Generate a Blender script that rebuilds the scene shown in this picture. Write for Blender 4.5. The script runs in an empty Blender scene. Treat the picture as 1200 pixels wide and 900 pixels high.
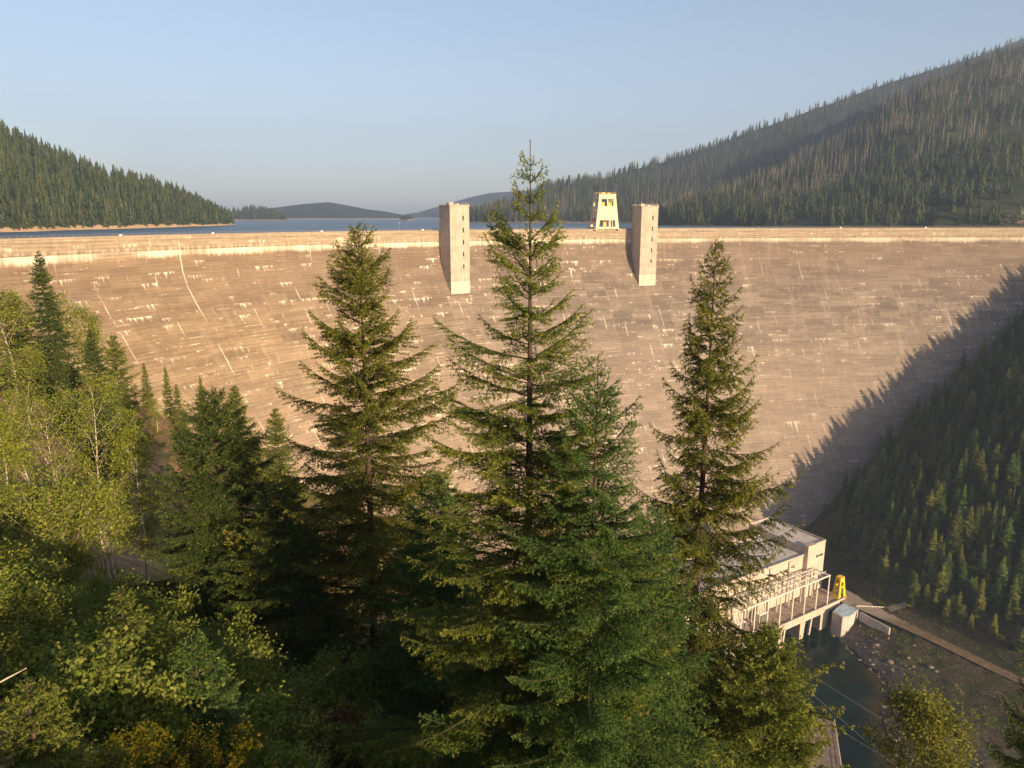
import bpy, math, random
import numpy as np
R = math.radians
rng = np.random.default_rng(7)
random.seed(7)
SC = bpy.context.scene
COL = SC.collection

# ------------------------------------------------------------------ camera maths
F = 866.0 / 1200.0
PITCH = math.atan(197 / 866.0)
CZ = 8.9
cp, sp = math.cos(PITCH), math.sin(PITCH)
def ray(px, py):
    u = (px - 600) / 866.0; v = (py - 450) / 866.0
    return np.array([u, cp - v * sp, -sp - v * cp])
def at_y(px, py, y):
    d = ray(px, py); return np.array([0, 0, CZ]) + d * (y / d[1])
def at_z(px, py, z):
    d = ray(px, py); return np.array([0, 0, CZ]) + d * ((z - CZ) / d[2])
def proj(p):
    x, y, z = p[0], p[1], p[2] - CZ
    f = y * cp - z * sp
    f = np.where(np.abs(f) < 1e-3, 1e-3, f)
    return 600 + 866 * x / f, 450 + 866 * (-y * sp - z * cp) / f, f

# ------------------------------------------------------------------ object helpers
def tag(o, label=None, cat=None, group=None, kind=None):
    if label: o['label'] = label
    if cat: o['category'] = cat
    if group: o['group'] = group
    if kind: o['kind'] = kind
    return o
def empty(name, loc=(0, 0, 0), rz=0.0):
    o = bpy.data.objects.new(name, None); COL.objects.link(o)
    o.location = loc; o.rotation_euler = (0, 0, rz); o.empty_display_size = 0.3
    return o
def link(name, me, parent=None, loc=None, rz=None):
    o = bpy.data.objects.new(name, me); COL.objects.link(o)
    if parent is not None: o.parent = parent
    if loc is not None: o.location = loc
    if rz is not None: o.rotation_euler = (0, 0, rz)
    return o
def mesh_np(name, V, Fs, mats, uv=None, tint=None, smooth=False, matidx=None):
    """V (n,3); Fs (m,k) all faces same size or list of such arrays"""
    if not isinstance(Fs, (list, tuple)): Fs = [Fs]
    Fs = [np.asarray(f, dtype=np.int32) for f in Fs if len(f)]
    me = bpy.data.meshes.new(name)
    V = np.ascontiguousarray(V, dtype=np.float32)
    me.vertices.add(len(V)); me.vertices.foreach_set('co', V.ravel())
    loops = np.concatenate([f.ravel() for f in Fs])
    sizes = np.concatenate([np.full(len(f), f.shape[1], dtype=np.int32) for f in Fs])
    starts = np.concatenate([[0], np.cumsum(sizes)[:-1]]).astype(np.int32)
    me.loops.add(len(loops)); me.loops.foreach_set('vertex_index', loops)
    me.polygons.add(len(sizes)); me.polygons.foreach_set('loop_start', starts)
    me.polygons.foreach_set('loop_total', sizes)
    if matidx is not None: me.polygons.foreach_set('material_index', np.asarray(matidx, dtype=np.int32))
    if smooth: me.polygons.foreach_set('use_smooth', np.ones(len(sizes), dtype=bool))
    if not isinstance(mats, (list, tuple)): mats = [mats]
    for m in mats: me.materials.append(m)
    me.update(calc_edges=True)
    if uv is not None:
        l = me.uv_layers.new(name='UVMap')
        l.data.foreach_set('uv', np.ascontiguousarray(uv[loops], dtype=np.float32).ravel())
    if tint is not None:
        a = me.attributes.new('tint', 'FLOAT', 'FACE')
        a.data.foreach_set('value', np.ascontiguousarray(tint, dtype=np.float32))
    return me
def vnorm(a):
    return a / np.maximum(np.linalg.norm(a, axis=-1, keepdims=True), 1e-9)

class MB:
    """collects boxes, prisms and tubes into ONE mesh"""
    def __init__(s): s.V = []; s.P = []; s.n = 0
    def add(s, V, P):
        for v in V: s.V.append(tuple(v))
        for p in P: s.P.append(tuple(i + s.n for i in p))
        s.n += len(V)
    def box(s, x0, x1, y0, y1, z0, z1):
        V = [(x0,y0,z0),(x1,y0,z0),(x1,y1,z0),(x0,y1,z0),(x0,y0,z1),(x1,y0,z1),(x1,y1,z1),(x0,y1,z1)]
        s.add(V, [(0,3,2,1),(4,5,6,7),(0,1,5,4),(1,2,6,5),(2,3,7,6),(3,0,4,7)]); return s
    def hexa(s, V):
        s.add(V, [(0,3,2,1),(4,5,6,7),(0,1,5,4),(1,2,6,5),(2,3,7,6),(3,0,4,7)]); return s
    def prism(s, pts, z0, z1):
        n = len(pts)
        s.add([(p[0],p[1],z0) for p in pts] + [(p[0],p[1],z1) for p in pts],
              [tuple(range(n-1,-1,-1)), tuple(range(n,2*n))] + [(i,(i+1)%n,n+(i+1)%n,n+i) for i in range(n)]); return s
    def bar(s, a, b, w, h=None):
        a = np.array(a, float); b = np.array(b, float); h = h or w
        d = vnorm(b - a); up = np.array([0,0,1.]) if abs(d[2]) < .95 else np.array([1.,0,0])
        r = vnorm(np.cross(d, up)); u = np.cross(r, d)
        V = [p + r*i*w/2 + u*j*h/2 for p in (a, b) for i, j in ((-1,-1),(1,-1),(1,1),(-1,1))]
        return s.hexa(V)
    def tube(s, pts, rad, n=6):
        V, Q = tube_np(np.array(pts, float), np.broadcast_to(np.asarray(rad, float), (len(pts),)), n)
        s.add(V, [tuple(q) for q in Q]); return s
    def build(s, name, mat, parent=None, bevel=0):
        me = bpy.data.meshes.new(name); me.from_pydata(s.V, [], s.P); me.materials.append(mat); me.update()
        o = link(name, me, parent)
        if bevel:
            b = o.modifiers.new('bevel', 'BEVEL'); b.width = bevel; b.segments = 2; b.limit_method = 'ANGLE'
        return o
def tube_np(P, rad, n=6):
    k = len(P); d = np.gradient(P, axis=0); d = vnorm(d)
    up = np.where(np.abs(d[:, 2:3]) < .9, np.array([[0,0,1.]]), np.array([[1.,0,0]]))
    r = vnorm(np.cross(d, up)); u = np.cross(r, d)
    a = np.arange(n) * 2 * math.pi / n
    V = P[:, None] + rad[:, None, None] * (np.cos(a)[None, :, None] * r[:, None] + np.sin(a)[None, :, None] * u[:, None])
    V = V.reshape(-1, 3)
    i = np.arange(k-1)[:, None] * n; j = np.arange(n)[None]
    Q = np.stack([i + j, i + (j+1) % n, i + n + (j+1) % n, i + n + j], -1).reshape(-1, 4)
    return V, Q

# ------------------------------------------------------------------ node helper
class G:
    def __init__(s, name):
        s.mat = bpy.data.materials.new(name); s.mat.use_nodes = True
        s.t = s.mat.node_tree; s.t.nodes.clear()
        s.out = s.t.nodes.new('ShaderNodeOutputMaterial')
    def node(s, typ, **kw):
        n = s.t.nodes.new(typ)
        for k, v in kw.items(): setattr(n, k, v)
        return n
    def put(s, sock, v):
        if hasattr(v, 'is_linked') or isinstance(v, bpy.types.NodeSocket): s.t.links.new(v, sock)
        else: sock.default_value = v
    def m(s, op, a, b=None, c=None, clamp=False):
        n = s.node('ShaderNodeMath', operation=op, use_clamp=clamp)
        s.put(n.inputs[0], a)
        if b is not None: s.put(n.inputs[1], b)
        if c is not None: s.put(n.inputs[2], c)
        return n.outputs[0]
    def ramp(s, x, lo, hi):
        n = s.node('ShaderNodeMapRange', interpolation_type='SMOOTHSTEP')
        s.put(n.inputs[0], x); n.inputs[1].default_value = lo; n.inputs[2].default_value = hi
        return n.outputs[0]
    def comb(s, x, y, z=0.0):
        n = s.node('ShaderNodeCombineXYZ'); s.put(n.inputs[0], x); s.put(n.inputs[1], y); s.put(n.inputs[2], z); return n.outputs[0]
    def sep(s, v):
        n = s.node('ShaderNodeSeparateXYZ'); s.put(n.inputs[0], v); return n.outputs
    def noise(s, vec, scale=1.0, detail=3.0, rough=.55, dist=0.0):
        n = s.node('ShaderNodeTexNoise'); s.put(n.inputs['Vector'], vec)
        n.inputs['Scale'].default_value = scale; n.inputs['Detail'].default_value = detail
        n.inputs['Roughness'].default_value = rough; n.inputs['Distortion'].default_value = dist
        return n.outputs[0]
    def white(s, vec):
        n = s.node('ShaderNodeTexWhiteNoise', noise_dimensions='2D'); s.put(n.inputs['Vector'], vec); return n.outputs['Value']
    def coord(s, k='Object'): return s.node('ShaderNodeTexCoord').outputs[k]
    def pos(s): return s.node('ShaderNodeNewGeometry').outputs['Position']
    def mix(s, f, a, b, blend='MIX'):
        n = s.node('ShaderNodeMix', data_type='RGBA', blend_type=blend)
        s.put(n.inputs[0], f)
        for i, v in ((6, a), (7, b)):
            s.put(n.inputs[i], v if hasattr(v, 'is_linked') else tuple(v) + (1,) if len(v) == 3 else v)
        return n.outputs[2]
    def attr(s, name):
        n = s.node('ShaderNodeAttribute', attribute_name=name); return n.outputs['Fac']
    def vscale(s, v, sc):
        n = s.node('ShaderNodeMapping'); s.put(n.inputs[0], v); n.inputs['Scale'].default_value = sc; return n.outputs[0]
    def bump(s, h, strength=.3, dist=.1):
        n = s.node('ShaderNodeBump'); s.put(n.inputs['Height'], h); n.inputs['Strength'].default_value = strength
        n.inputs['Distance'].default_value = dist; return n.outputs[0]
    def pbr(s, col, rough=.85, normal=None, spec=.3, metal=0.0):
        b = s.node('ShaderNodeBsdfPrincipled')
        s.put(b.inputs['Base Color'], col if hasattr(col, 'is_linked') else tuple(col) + (1,))
        s.put(b.inputs['Roughness'], rough); b.inputs['Specular IOR Level'].default_value = spec
        b.inputs['Metallic'].default_value = metal
        if normal is not None: s.t.links.new(normal, b.inputs['Normal'])
        s.t.links.new(b.outputs[0], s.out.inputs[0]); return s.mat
    def leaf(s, col, trans=.35, rough=.6, spec=.25):
        b = s.node('ShaderNodeBsdfPrincipled'); s.put(b.inputs['Base Color'], col)
        b.inputs['Roughness'].default_value = rough; b.inputs['Specular IOR Level'].default_value = spec
        tr = s.node('ShaderNodeBsdfTranslucent'); s.put(tr.inputs[0], s.mix(1.0, col, (1.15, 1.1, .6), 'MULTIPLY'))
        mx = s.node('ShaderNodeMixShader'); mx.inputs[0].default_value = trans
        s.t.links.new(b.outputs[0], mx.inputs[1]); s.t.links.new(tr.outputs[0], mx.inputs[2])
        s.t.links.new(mx.outputs[0], s.out.inputs[0]); return s.mat

# ------------------------------------------------------------------ materials
def mat_dam():
    g = G('weathered_dam_concrete'); uv = g.coord('UV'); x, y, _ = g.sep(uv)
    dn = g.m('MULTIPLY', y, -1.0)                       # metres below the crest
    # broad tone: horizontal bands and large patches
    n1 = g.noise(g.vscale(uv, (.02, .10, 1)), 1.0, 5)
    n2 = g.noise(g.vscale(uv, (.05, .9, 1)), 1.0, 4)
    n3 = g.noise(uv, .35, 6, .65)
    blk = g.white(g.comb(g.m('FLOOR', g.m('DIVIDE', x, 15.2)), g.m('FLOOR', g.m('DIVIDE', dn, 4.572))))
    blk2 = g.white(g.comb(g.m('FLOOR', g.m('DIVIDE', x, 15.2)), g.m('ADD', g.m('FLOOR', g.m('DIVIDE', dn, 1.524)), 500.0)))
    k = g.m('ADD', g.m('MULTIPLY', n1, .30), g.m('ADD', g.m('MULTIPLY', n2, .45), g.m('MULTIPLY', n3, .30)))
    k = g.m('ADD', k, g.m('ADD', g.m('MULTIPLY', g.m('SUBTRACT', blk, .5), .16), g.m('MULTIPLY', g.m('SUBTRACT', blk2, .5), .07)))
    base = g.mix(g.ramp(k, .30, .78), (.098, .081, .068), (.255, .212, .172))
    base = g.mix(g.m('MULTIPLY', g.m('SUBTRACT', 1.0, g.ramp(x, 60, 330)), .62), base, g.mix(g.ramp(k, .30, .78), (.20, .135, .065), (.42, .30, .16)))
    wash = g.ramp(g.noise(g.vscale(uv, (.11, .022, 1)), 1.0, 5, .65), .52, .74)
    base = g.mix(g.m('MULTIPLY', wash, .38), base, (.40, .335, .265))
    band = g.ramp(g.noise(g.vscale(uv, (.012, .16, 1)), 1.0, 5, .7), .52, .68)
    base = g.mix(g.m('MULTIPLY', band, .42), base, (.095, .073, .057))
    # older, darker growth right under the crest band, cleaner low down
    dk = g.m('MULTIPLY', g.ramp(dn, 9.5, 12.5), g.m('SUBTRACT', 1.0, g.ramp(dn, 16, 60)))
    base = g.mix(g.m('MULTIPLY', dk, .55), base, (.15, .112, .085))
    clean = g.m('MULTIPLY', g.ramp(dn, 45, 110), .35)
    base = g.mix(clean, base, (.31, .25, .20))
    crest = g.m('SUBTRACT', 1.0, g.ramp(dn, 8.2, 10.8))
    base = g.mix(g.m('MULTIPLY', crest, .8), base, g.mix(g.ramp(g.m('ADD', g.m('MULTIPLY', n3, .5), g.m('MULTIPLY', n2, .5)), .3, .7), (.24, .20, .145), (.42, .35, .26)))
    # lift lines (thin, dark) and monolith joints
    lf = g.m('FRACT', g.m('DIVIDE', dn, 1.524))
    ll = g.m('SUBTRACT', 1.0, g.ramp(g.m('ABSOLUTE', g.m('SUBTRACT', lf, .5)), .02, .12))
    ln = g.noise(g.vscale(uv, (.06, .6, 1)), 1.0, 3)
    base = g.mix(g.m('MULTIPLY', g.m('MULTIPLY', ll, g.ramp(ln, .38, .60)), .6), base, (.09, .07, .055))
    jf = g.m('MULTIPLY', g.m('SUBTRACT', g.m('FRACT', g.m('DIVIDE', x, 15.2)), .5), 15.2)
    ja = g.m('ABSOLUTE', jf)
    base = g.mix(g.m('MULTIPLY', g.m('SUBTRACT', 1.0, g.ramp(ja, .05, .28)), .35), base, (.10, .08, .06))
    # efflorescence: drips below seams
    def drips(period, off, seed, gate_lo, lmax, sx, hf=.85, pw_=2.0, soft=.5):
        d = g.m('DIVIDE', g.m('ADD', dn, off), period)
        cell = g.m('FLOOR', d); dv = g.m('MULTIPLY', g.m('FRACT', d), period)
        row = g.m('MULTIPLY', cell, 17.31 + seed)
        gn = g.noise(g.comb(g.m('MULTIPLY', x, sx), row), 1.0, 3, .6)
        gate = g.ramp(gn, gate_lo, gate_lo + .015)
        env = g.ramp(gn, gate_lo - .01, gate_lo + .16)
        thin = g.m('POWER', g.ramp(g.noise(g.comb(g.m('MULTIPLY', x, hf), g.m('ADD', row, 5.0)), 1.0, 3, .8), .34, .72), pw_)
        ln_ = g.m('ADD', .22, g.m('MULTIPLY', g.m('MULTIPLY', thin, g.m('ADD', .35, env)), lmax))
        msk = g.m('SUBTRACT', 1.0, g.ramp(g.m('SUBTRACT', dv, ln_), -soft, .15))
        fade = g.m('SUBTRACT', 1.0, g.m('MULTIPLY', g.m('DIVIDE', dv, lmax), .55))
        strength = g.ramp(g.noise(g.comb(g.m('MULTIPLY', x, .021), g.m('ADD', g.m('MULTIPLY', dn, .022), seed)), 1.0, 3), .30, .62)
        return g.m('MULTIPLY', g.m('MULTIPLY', msk, gate), g.m('MULTIPLY', fade, g.m('ADD', .25, g.m('MULTIPLY', strength, .85))), clamp=True)
    a = drips(4.572, 1.0, 0.0, .568, 4.4, .060, .8, 1.6, 1.5)
    b = drips(7.62, 3.1, 3.7, .585, 7.5, .040, .5, 2.2, 2.6)
    c = g.m('MULTIPLY', drips(1.524, .4, 9.1, .605, 1.2, .06, 1.2), .6)
    c2 = g.m('MULTIPLY', drips(3.048, 2.2, 31.7, .585, 2.8, .12, 1.0, 3.0), .85)
    wht = g.m('MAXIMUM', g.m('MAXIMUM', a, b), g.m('MAXIMUM', c, c2))
    # white runs down the joints
    jc = g.m('FLOOR', g.m('DIVIDE', x, 15.2))
    jn = g.noise(g.comb(g.m('MULTIPLY', jc, 7.13), g.m('MULTIPLY', dn, .055)), 1.0, 2)
    wob = g.m('MULTIPLY', g.m('SUBTRACT', g.noise(g.comb(g.m('MULTIPLY', jc, 3.3), g.m('MULTIPLY', dn, .25)), 1.0, 3), .5), .9)
    jm = g.m('MULTIPLY', g.m('SUBTRACT', 1.0, g.ramp(g.m('ABSOLUTE', g.m('ADD', jf, wob)), .08, .42)), g.m('MULTIPLY', g.ramp(jn, .52, .66), g.m('ADD', .35, g.m('MULTIPLY', n3, .8))))
    # thin runs that start anywhere
    st = g.noise(g.vscale(uv, (.8, .06, 1)), 1.0, 3, .75)
    sm = g.m('MULTIPLY', g.ramp(st, .645, .76), .6)
    wht = g.m('MAXIMUM', wht, g.m('MAXIMUM', jm, sm))
    # wide white curtain under the crest ledge
    e = g.noise(g.comb(g.m('MULTIPLY', x, .45), 3.0), 1.0, 4, .7)
    e2 = g.noise(g.comb(g.m('MULTIPLY', x, .03), 8.0), 1.0, 2)
    cur = g.m('MULTIPLY', g.m('SUBTRACT', 1.0, g.ramp(g.m('SUBTRACT', dn, g.m('ADD', 7.6, g.m('MULTIPLY', g.m('MULTIPLY', e, e2), 11.0))), -1.6, .4)), g.m('MULTIPLY', g.ramp(dn, 7.1, 7.3), g.ramp(g.m('ADD', g.m('MULTIPLY', e2, .7), g.m('MULTIPLY', e, .3)), .40, .58)))
    up = g.m('MULTIPLY', g.m('MULTIPLY', g.ramp(dn, 4.6, 6.8), g.m('SUBTRACT', 1.0, g.ramp(dn, 6.9, 7.05))), g.ramp(e, .42, .62))
    wht = g.m('MAXIMUM', wht, g.m('MAXIMUM', g.m('MULTIPLY', cur, .8), g.m('MULTIPLY', up, .75)))
    wht = g.m('MULTIPLY', wht, g.m('ADD', .55, g.m('MULTIPLY', n3, .7)), clamp=True)
    wx = g.m('SUBTRACT', 1.0, g.m('MULTIPLY', g.ramp(x, 300, 520), .45))     # the left blocks leach more
    wht = g.m('MULTIPLY', wht, wx)
    col = g.mix(g.m('MULTIPLY', wht, 1.0, None, True), base, (.72, .66, .56))
    h = g.m('ADD', g.m('MULTIPLY', ll, -.6), g.m('MULTIPLY', n3, 1.0))
    return g.pbr(col, .92, g.bump(h, .35, .12), .15)

def mat_concrete(name, a, b, scale=.25, streak=True, rough=.9):
    g = G(name); o = g.coord('Object')
    n = g.noise(o, scale, 6, .65); n2 = g.noise(g.vscale(o, (1.2, 1.2, .06)), .8, 4)
    k = g.m('ADD', g.m('MULTIPLY', n, .6), g.m('MULTIPLY', n2, .4)) if streak else n
    z = g.sep(o)[2]
    lf = g.m('FRACT', g.m('DIVIDE', z, 2.286))
    ll = g.m('SUBTRACT', 1.0, g.ramp(g.m('ABSOLUTE', g.m('SUBTRACT', lf, .5)), .01, .05))
    col = g.mix(g.ramp(k, .3, .7), a, b)
    if streak: col = g.mix(g.m('MULTIPLY', ll, .35), col, tuple(c * .5 for c in a))
    return g.pbr(col, rough, g.bump(n, .3, .05), .2)
def mat_flat(name, a, var=.25, scale=1.5, rough=.6, spec=.3, metal=0.0):
    g = G(name); n = g.noise(g.coord('Object'), scale, 5, .6)
    return g.pbr(g.mix(g.ramp(n, .3, .7), tuple(c * (1 - var) for c in a), tuple(min(1, c * (1 + var * .4)) for c in a)), rough, None, spec, metal)
def mat_paint(name, a, rust=.12):
    g = G(name); o = g.coord('Object'); n = g.noise(o, .9, 6, .7); n2 = g.noise(g.vscale(o, (3, 3, .35)), .7, 4)
    c = g.mix(g.ramp(n2, .3, .75), tuple(x * .8 for x in a), a)
    c = g.mix(g.m('MULTIPLY', g.ramp(n, .60, .72), rust * 4, clamp=True), c, (.20, .10, .04))
    return g.pbr(c, .5, None, .4)
def mat_foliage(name, dark, light, tip, trans=.35, objvar=.0):
    """tint attribute: 0 dark old growth .. 1 fresh tips (the plant's own colouring)"""
    g = G(name); t = g.attr('tint')
    c = g.mix(g.ramp(t, .0, .55), dark, light); c = g.mix(g.ramp(t, .6, 1.0), c, tip)
    if objvar:
        oi = g.node('ShaderNodeObjectInfo').outputs['Random']
        hs = g.node('ShaderNodeHueSaturation'); g.put(hs.inputs['Hue'], g.m('ADD', .5 - objvar * .16, g.m('MULTIPLY', oi, objvar * .28)))
        g.put(hs.inputs['Value'], g.m('ADD', 1 - objvar, g.m('MULTIPLY', g.m('FRACT', g.m('MULTIPLY', oi, 7.31)), 2 * objvar)))
        g.put(hs.inputs['Color'], c); c = hs.outputs[0]
    return g.leaf(c, trans)
def mat_bark(name, a, b):
    g = G(name); o = g.coord('Object'); n = g.noise(g.vscale(o, (6, 6, 1.2)), 2.0, 5, .7)
    return g.pbr(g.mix(g.ramp(n, .3, .7), a, b), .95, g.bump(n, .6, .03), .1)

M = {}
M['dam'] = mat_dam()
M['tower'] = mat_concrete('pale_tower_concrete', (.31, .265, .215), (.46, .405, .34))
M['tower_low'] = mat_concrete('whitish_tower_foot_concrete', (.44, .385, .32), (.56, .50, .43))
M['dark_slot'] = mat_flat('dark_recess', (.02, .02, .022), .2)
M['rail'] = mat_flat('galvanised_rail', (.35, .34, .33), .3, 2.0, .5, .4, .4)
M['crane'] = mat_paint('cream_yellow_crane_paint', (.70, .57, .34))
M['crane_dk'] = mat_paint('ochre_crane_truck_paint', (.60, .38, .08))
M['yellow'] = mat_paint('bright_yellow_paint', (.74, .50, .02), .08)
M['ph_wall'] = mat_concrete('powerhouse_concrete', (.36, .31, .26), (.52, .455, .39), .15)
M['ph_roof'] = mat_flat('gravel_roof', (.46, .43, .41), .25, .3, .95)
M['deck'] = mat_flat('brown_deck', (.30, .23, .18), .4, .35, .95)
M['steel'] = mat_flat('white_painted_steel', (.66, .62, .56), .2, .8, .5)
M['glass'] = mat_flat('dark_window_glass', (.03, .035, .04), .3, 1.0, .1, .6)
M['pier_top'] = mat_flat('blue_grey_pier_top', (.36, .46, .55), .35, .45, .8)
M['pier'] = mat_concrete('grey_pier_concrete', (.34, .31, .29), (.52, .49, .46), .3)
M['white'] = mat_flat('white_enamel', (.78, .77, .74), .1)
M['brown_roof'] = mat_flat('brown_bitumen_roof', (.20, .15, .12), .35, .4, .95)
M['cable'] = mat_flat('aluminium_conductor', (.42, .42, .42), .1, 1, .45, .4, .5)
M['bark'] = mat_bark('fir_bark', (.040, .030, .023), (.095, .072, .055))
M['bark_pale'] = mat_bark('pale_bark', (.26, .22, .17), (.52, .46, .38))
M['snag'] = mat_bark('burnt_snag_wood', (.10, .085, .075), (.34, .30, .26))
M['fir_a'] = mat_foliage('douglas_needles', (.042, .074, .013), (.140, .175, .026), (.34, .34, .065))
M['fir_b'] = mat_foliage('olive_needles', (.038, .052, .010), (.130, .150, .020), (.29, .27, .045))
M['fir_c'] = mat_foliage('deep_green_needles', (.024, .060, .016), (.075, .140, .030), (.17, .23, .055))
M['fir_d'] = mat_foliage('dark_spruce_needles', (.022, .046, .012), (.070, .106, .022), (.20, .22, .045))
M['larch'] = mat_foliage('soft_light_needles', (.06, .09, .016), (.15, .18, .028), (.25, .25, .05))
M['hill_tree'] = mat_foliage('hillside_needles', (.028, .054, .012), (.115, .155, .026), (.24, .27, .05), .25, .35)
M['hill_leaf'] = mat_foliage('hillside_leaves', (.05, .08, .02), (.10, .13, .03), (.19, .18, .05), .35, .25)
M['birch'] = mat_foliage('birch_leaves', (.08, .11, .016), (.22, .25, .034), (.38, .36, .065), .4)
M['shrub'] = mat_foliage('shrub_leaves', (.055, .088, .016), (.165, .205, .034), (.30, .30, .06), .4)
M['shrub_y'] = mat_foliage('yellowing_leaves', (.065, .085, .014), (.165, .175, .024), (.29, .27, .035), .4)
M['shrub_r'] = mat_foliage('russet_leaves', (.055, .026, .012), (.13, .055, .020), (.22, .10, .03), .35)
M['flower'] = mat_foliage('yellow_petals', (.55, .36, .01), (.75, .52, .02), (.85, .65, .05), .3)
M['grass'] = mat_foliage('dry_grass', (.10, .095, .025), (.19, .17, .04), (.32, .26, .09), .35)
M['far_forest'] = mat_foliage('distant_needles', (.018, .038, .012), (.052, .076, .022), (.115, .125, .038), .2)
M['far_burn'] = mat_foliage('scorched_needles', (.05, .045, .035), (.10, .088, .068), (.20, .17, .13), .1)

def mat_ground():
    g = G('hillside_ground'); p = g.pos(); z = g.sep(p)[2]
    n = g.noise(p, .09, 6, .65); n2 = g.noise(p, .9, 6, .7); n3 = g.noise(p, .025, 3)
    soil = g.mix(g.ramp(n2, .3, .7), (.20, .115, .060), (.46, .28, .165))
    grass = g.mix(g.ramp(n2, .3, .75), (.085, .085, .022), (.20, .175, .05))
    c = g.mix(g.ramp(g.m('ADD', g.m('MULTIPLY', n, .75), g.m('MULTIPLY', n2, .25)), .46, .60), soil, grass)
    # the valley floor by the river: grey brown gravel and litter
    lit = g.mix(g.ramp(n2, .35, .7), (.036, .030, .018), (.120, .090, .058))
    lit = g.mix(g.ramp(n, .44, .60), lit, (.036, .045, .016))
    low = g.m('SUBTRACT', 1.0, g.ramp(g.m('ADD', z, g.m('MULTIPLY', n, 12.0)), -150, -118))
    right = g.ramp(g.m('ADD', g.sep(p)[0], g.m('MULTIPLY', n, 20.0)), 100, 160)
    c = g.mix(g.m('MAXIMUM', low, right), c, lit)
    rock = g.mix(g.ramp(n2, .3, .72), (.07, .058, .048), (.22, .18, .145))
    bank = g.m('SUBTRACT', 1.0, g.ramp(g.m('ADD', z, g.m('MULTIPLY', n2, 3.0)), -193, -186.5))
    c = g.mix(bank, c, rock)
    return g.pbr(c, .97, g.bump(n2, .7, .35), .08)
M['ground'] = mat_ground()
def mat_far(name, a, b, shore=None, patch=None, pth=.64):
    g = G(name); p = g.pos(); z = g.sep(p)[2]; n = g.noise(p, .012, 6, .65); n2 = g.noise(p, .07, 5, .65)
    c = g.mix(g.ramp(g.m('ADD', g.m('MULTIPLY', n, .5), g.m('MULTIPLY', n2, .5)), .38, .62), a, b)
    if patch: c = g.mix(g.ramp(n, pth, pth + .06), c, g.mix(g.ramp(n2, .35, .65), tuple(q * .5 for q in patch), patch))
    if shore: c = g.mix(g.m('SUBTRACT', 1.0, g.ramp(g.m('ADD', z, g.m('MULTIPLY', n2, 5.0)), 1.2, 2.8)), c, g.mix(n2, tuple(q * .7 for q in shore), shore))
    return g.pbr(c, .97, None, .05)
M['hill_l'] = mat_far('left_hill_ground', (.03, .036, .016), (.075, .066, .030), (.50, .36, .22))
M['hill_r'] = mat_far('right_hill_ground', (.024, .036, .016), (.055, .058, .030), None, (.34, .26, .19), .62)
M['hill_r2'] = mat_far('burnt_ridge_ground', (.028, .042, .022), (.065, .066, .040), (.25, .2, .15), (.36, .27, .2), .70)
M['hill_f'] = mat_far('far_hill_ground', (.022, .036, .022), (.05, .058, .032), (.42, .32, .24))
def mat_lake():
    g = G('lake_water'); p = g.pos()
    n = g.noise(g.vscale(p, (.18, .45, 1)), 1.0, 4, .6); n2 = g.noise(g.vscale(p, (.003, .012, 1)), 1.0, 3)
    h = g.m('ADD', n, g.m('MULTIPLY', n2, .8))
    c = g.mix(g.ramp(n2, .4, .6), (.030, .066, .105), (.045, .086, .130))
    m = g.pbr(c, g.m('ADD', .22, g.m('MULTIPLY', n2, .25)), g.bump(h, .8, 1.2), .30); return m
M['lake'] = mat_lake()
def mat_river():
    g = G('river_water'); p = g.pos(); x, y, _ = g.sep(p)
    n = g.noise(p, .5, 4, .6); n2 = g.noise(p, .045, 4, .6)
    # greenish deep water, tan bed showing through in the shallows of the right bank
    sh = g.attr('shallow')
    deep = g.mix(g.ramp(n2, .35, .65), (.003, .010, .007), (.006, .017, .011))
    c = g.mix(g.ramp(g.m('ADD', sh, g.m('MULTIPLY', g.m('SUBTRACT', n2, .5), .7)), .55, 1.15), deep, (.050, .034, .009))
    return g.pbr(c, .06, g.bump(n, .05, .12), .05)
M['river'] = mat_river()
def mat_road():
    g = G('gravel_road'); p = g.pos(); n = g.noise(p, .35, 6, .7); n2 = g.noise(p, .06, 3)
    paved = g.mix(g.ramp(n, .3, .7), (.20, .165, .135), (.29, .245, .20)); dirt = g.mix(g.ramp(n, .3, .7), (.10, .075, .048), (.19, .14, .09))
    y = g.sep(p)[1]
    return g.pbr(g.mix(g.ramp(g.m('ADD', y, g.m('MULTIPLY', n2, 6.0)), 327, 333), dirt, paved), .95, g.bump(n, .3, .05), .1)
M['road'] = mat_road()
M['rock'] = mat_flat('river_rock', (.17, .145, .12), .5, .6, .95, .1)

# ------------------------------------------------------------------ numpy noise
_perm = np.random.default_rng(3).random((256, 256))
def vnoise(x, y):
    xi = np.floor(x).astype(int); yi = np.floor(y).astype(int); fx = x - xi; fy = y - yi
    fx = fx*fx*(3-2*fx); fy = fy*fy*(3-2*fy)
    g = lambda a, b: _perm[a & 255, b & 255]
    return (g(xi,yi)*(1-fx)+g(xi+1,yi)*fx)*(1-fy) + (g(xi,yi+1)*(1-fx)+g(xi+1,yi+1)*fx)*fy - .5
def fbm(x, y, o=4):
    r = 0; a = 1.0
    for k in range(o):
        r = r + a * vnoise(x * 2**k + 17.3*k, y * 2**k + 5.1*k); a *= .5
    return r

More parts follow.
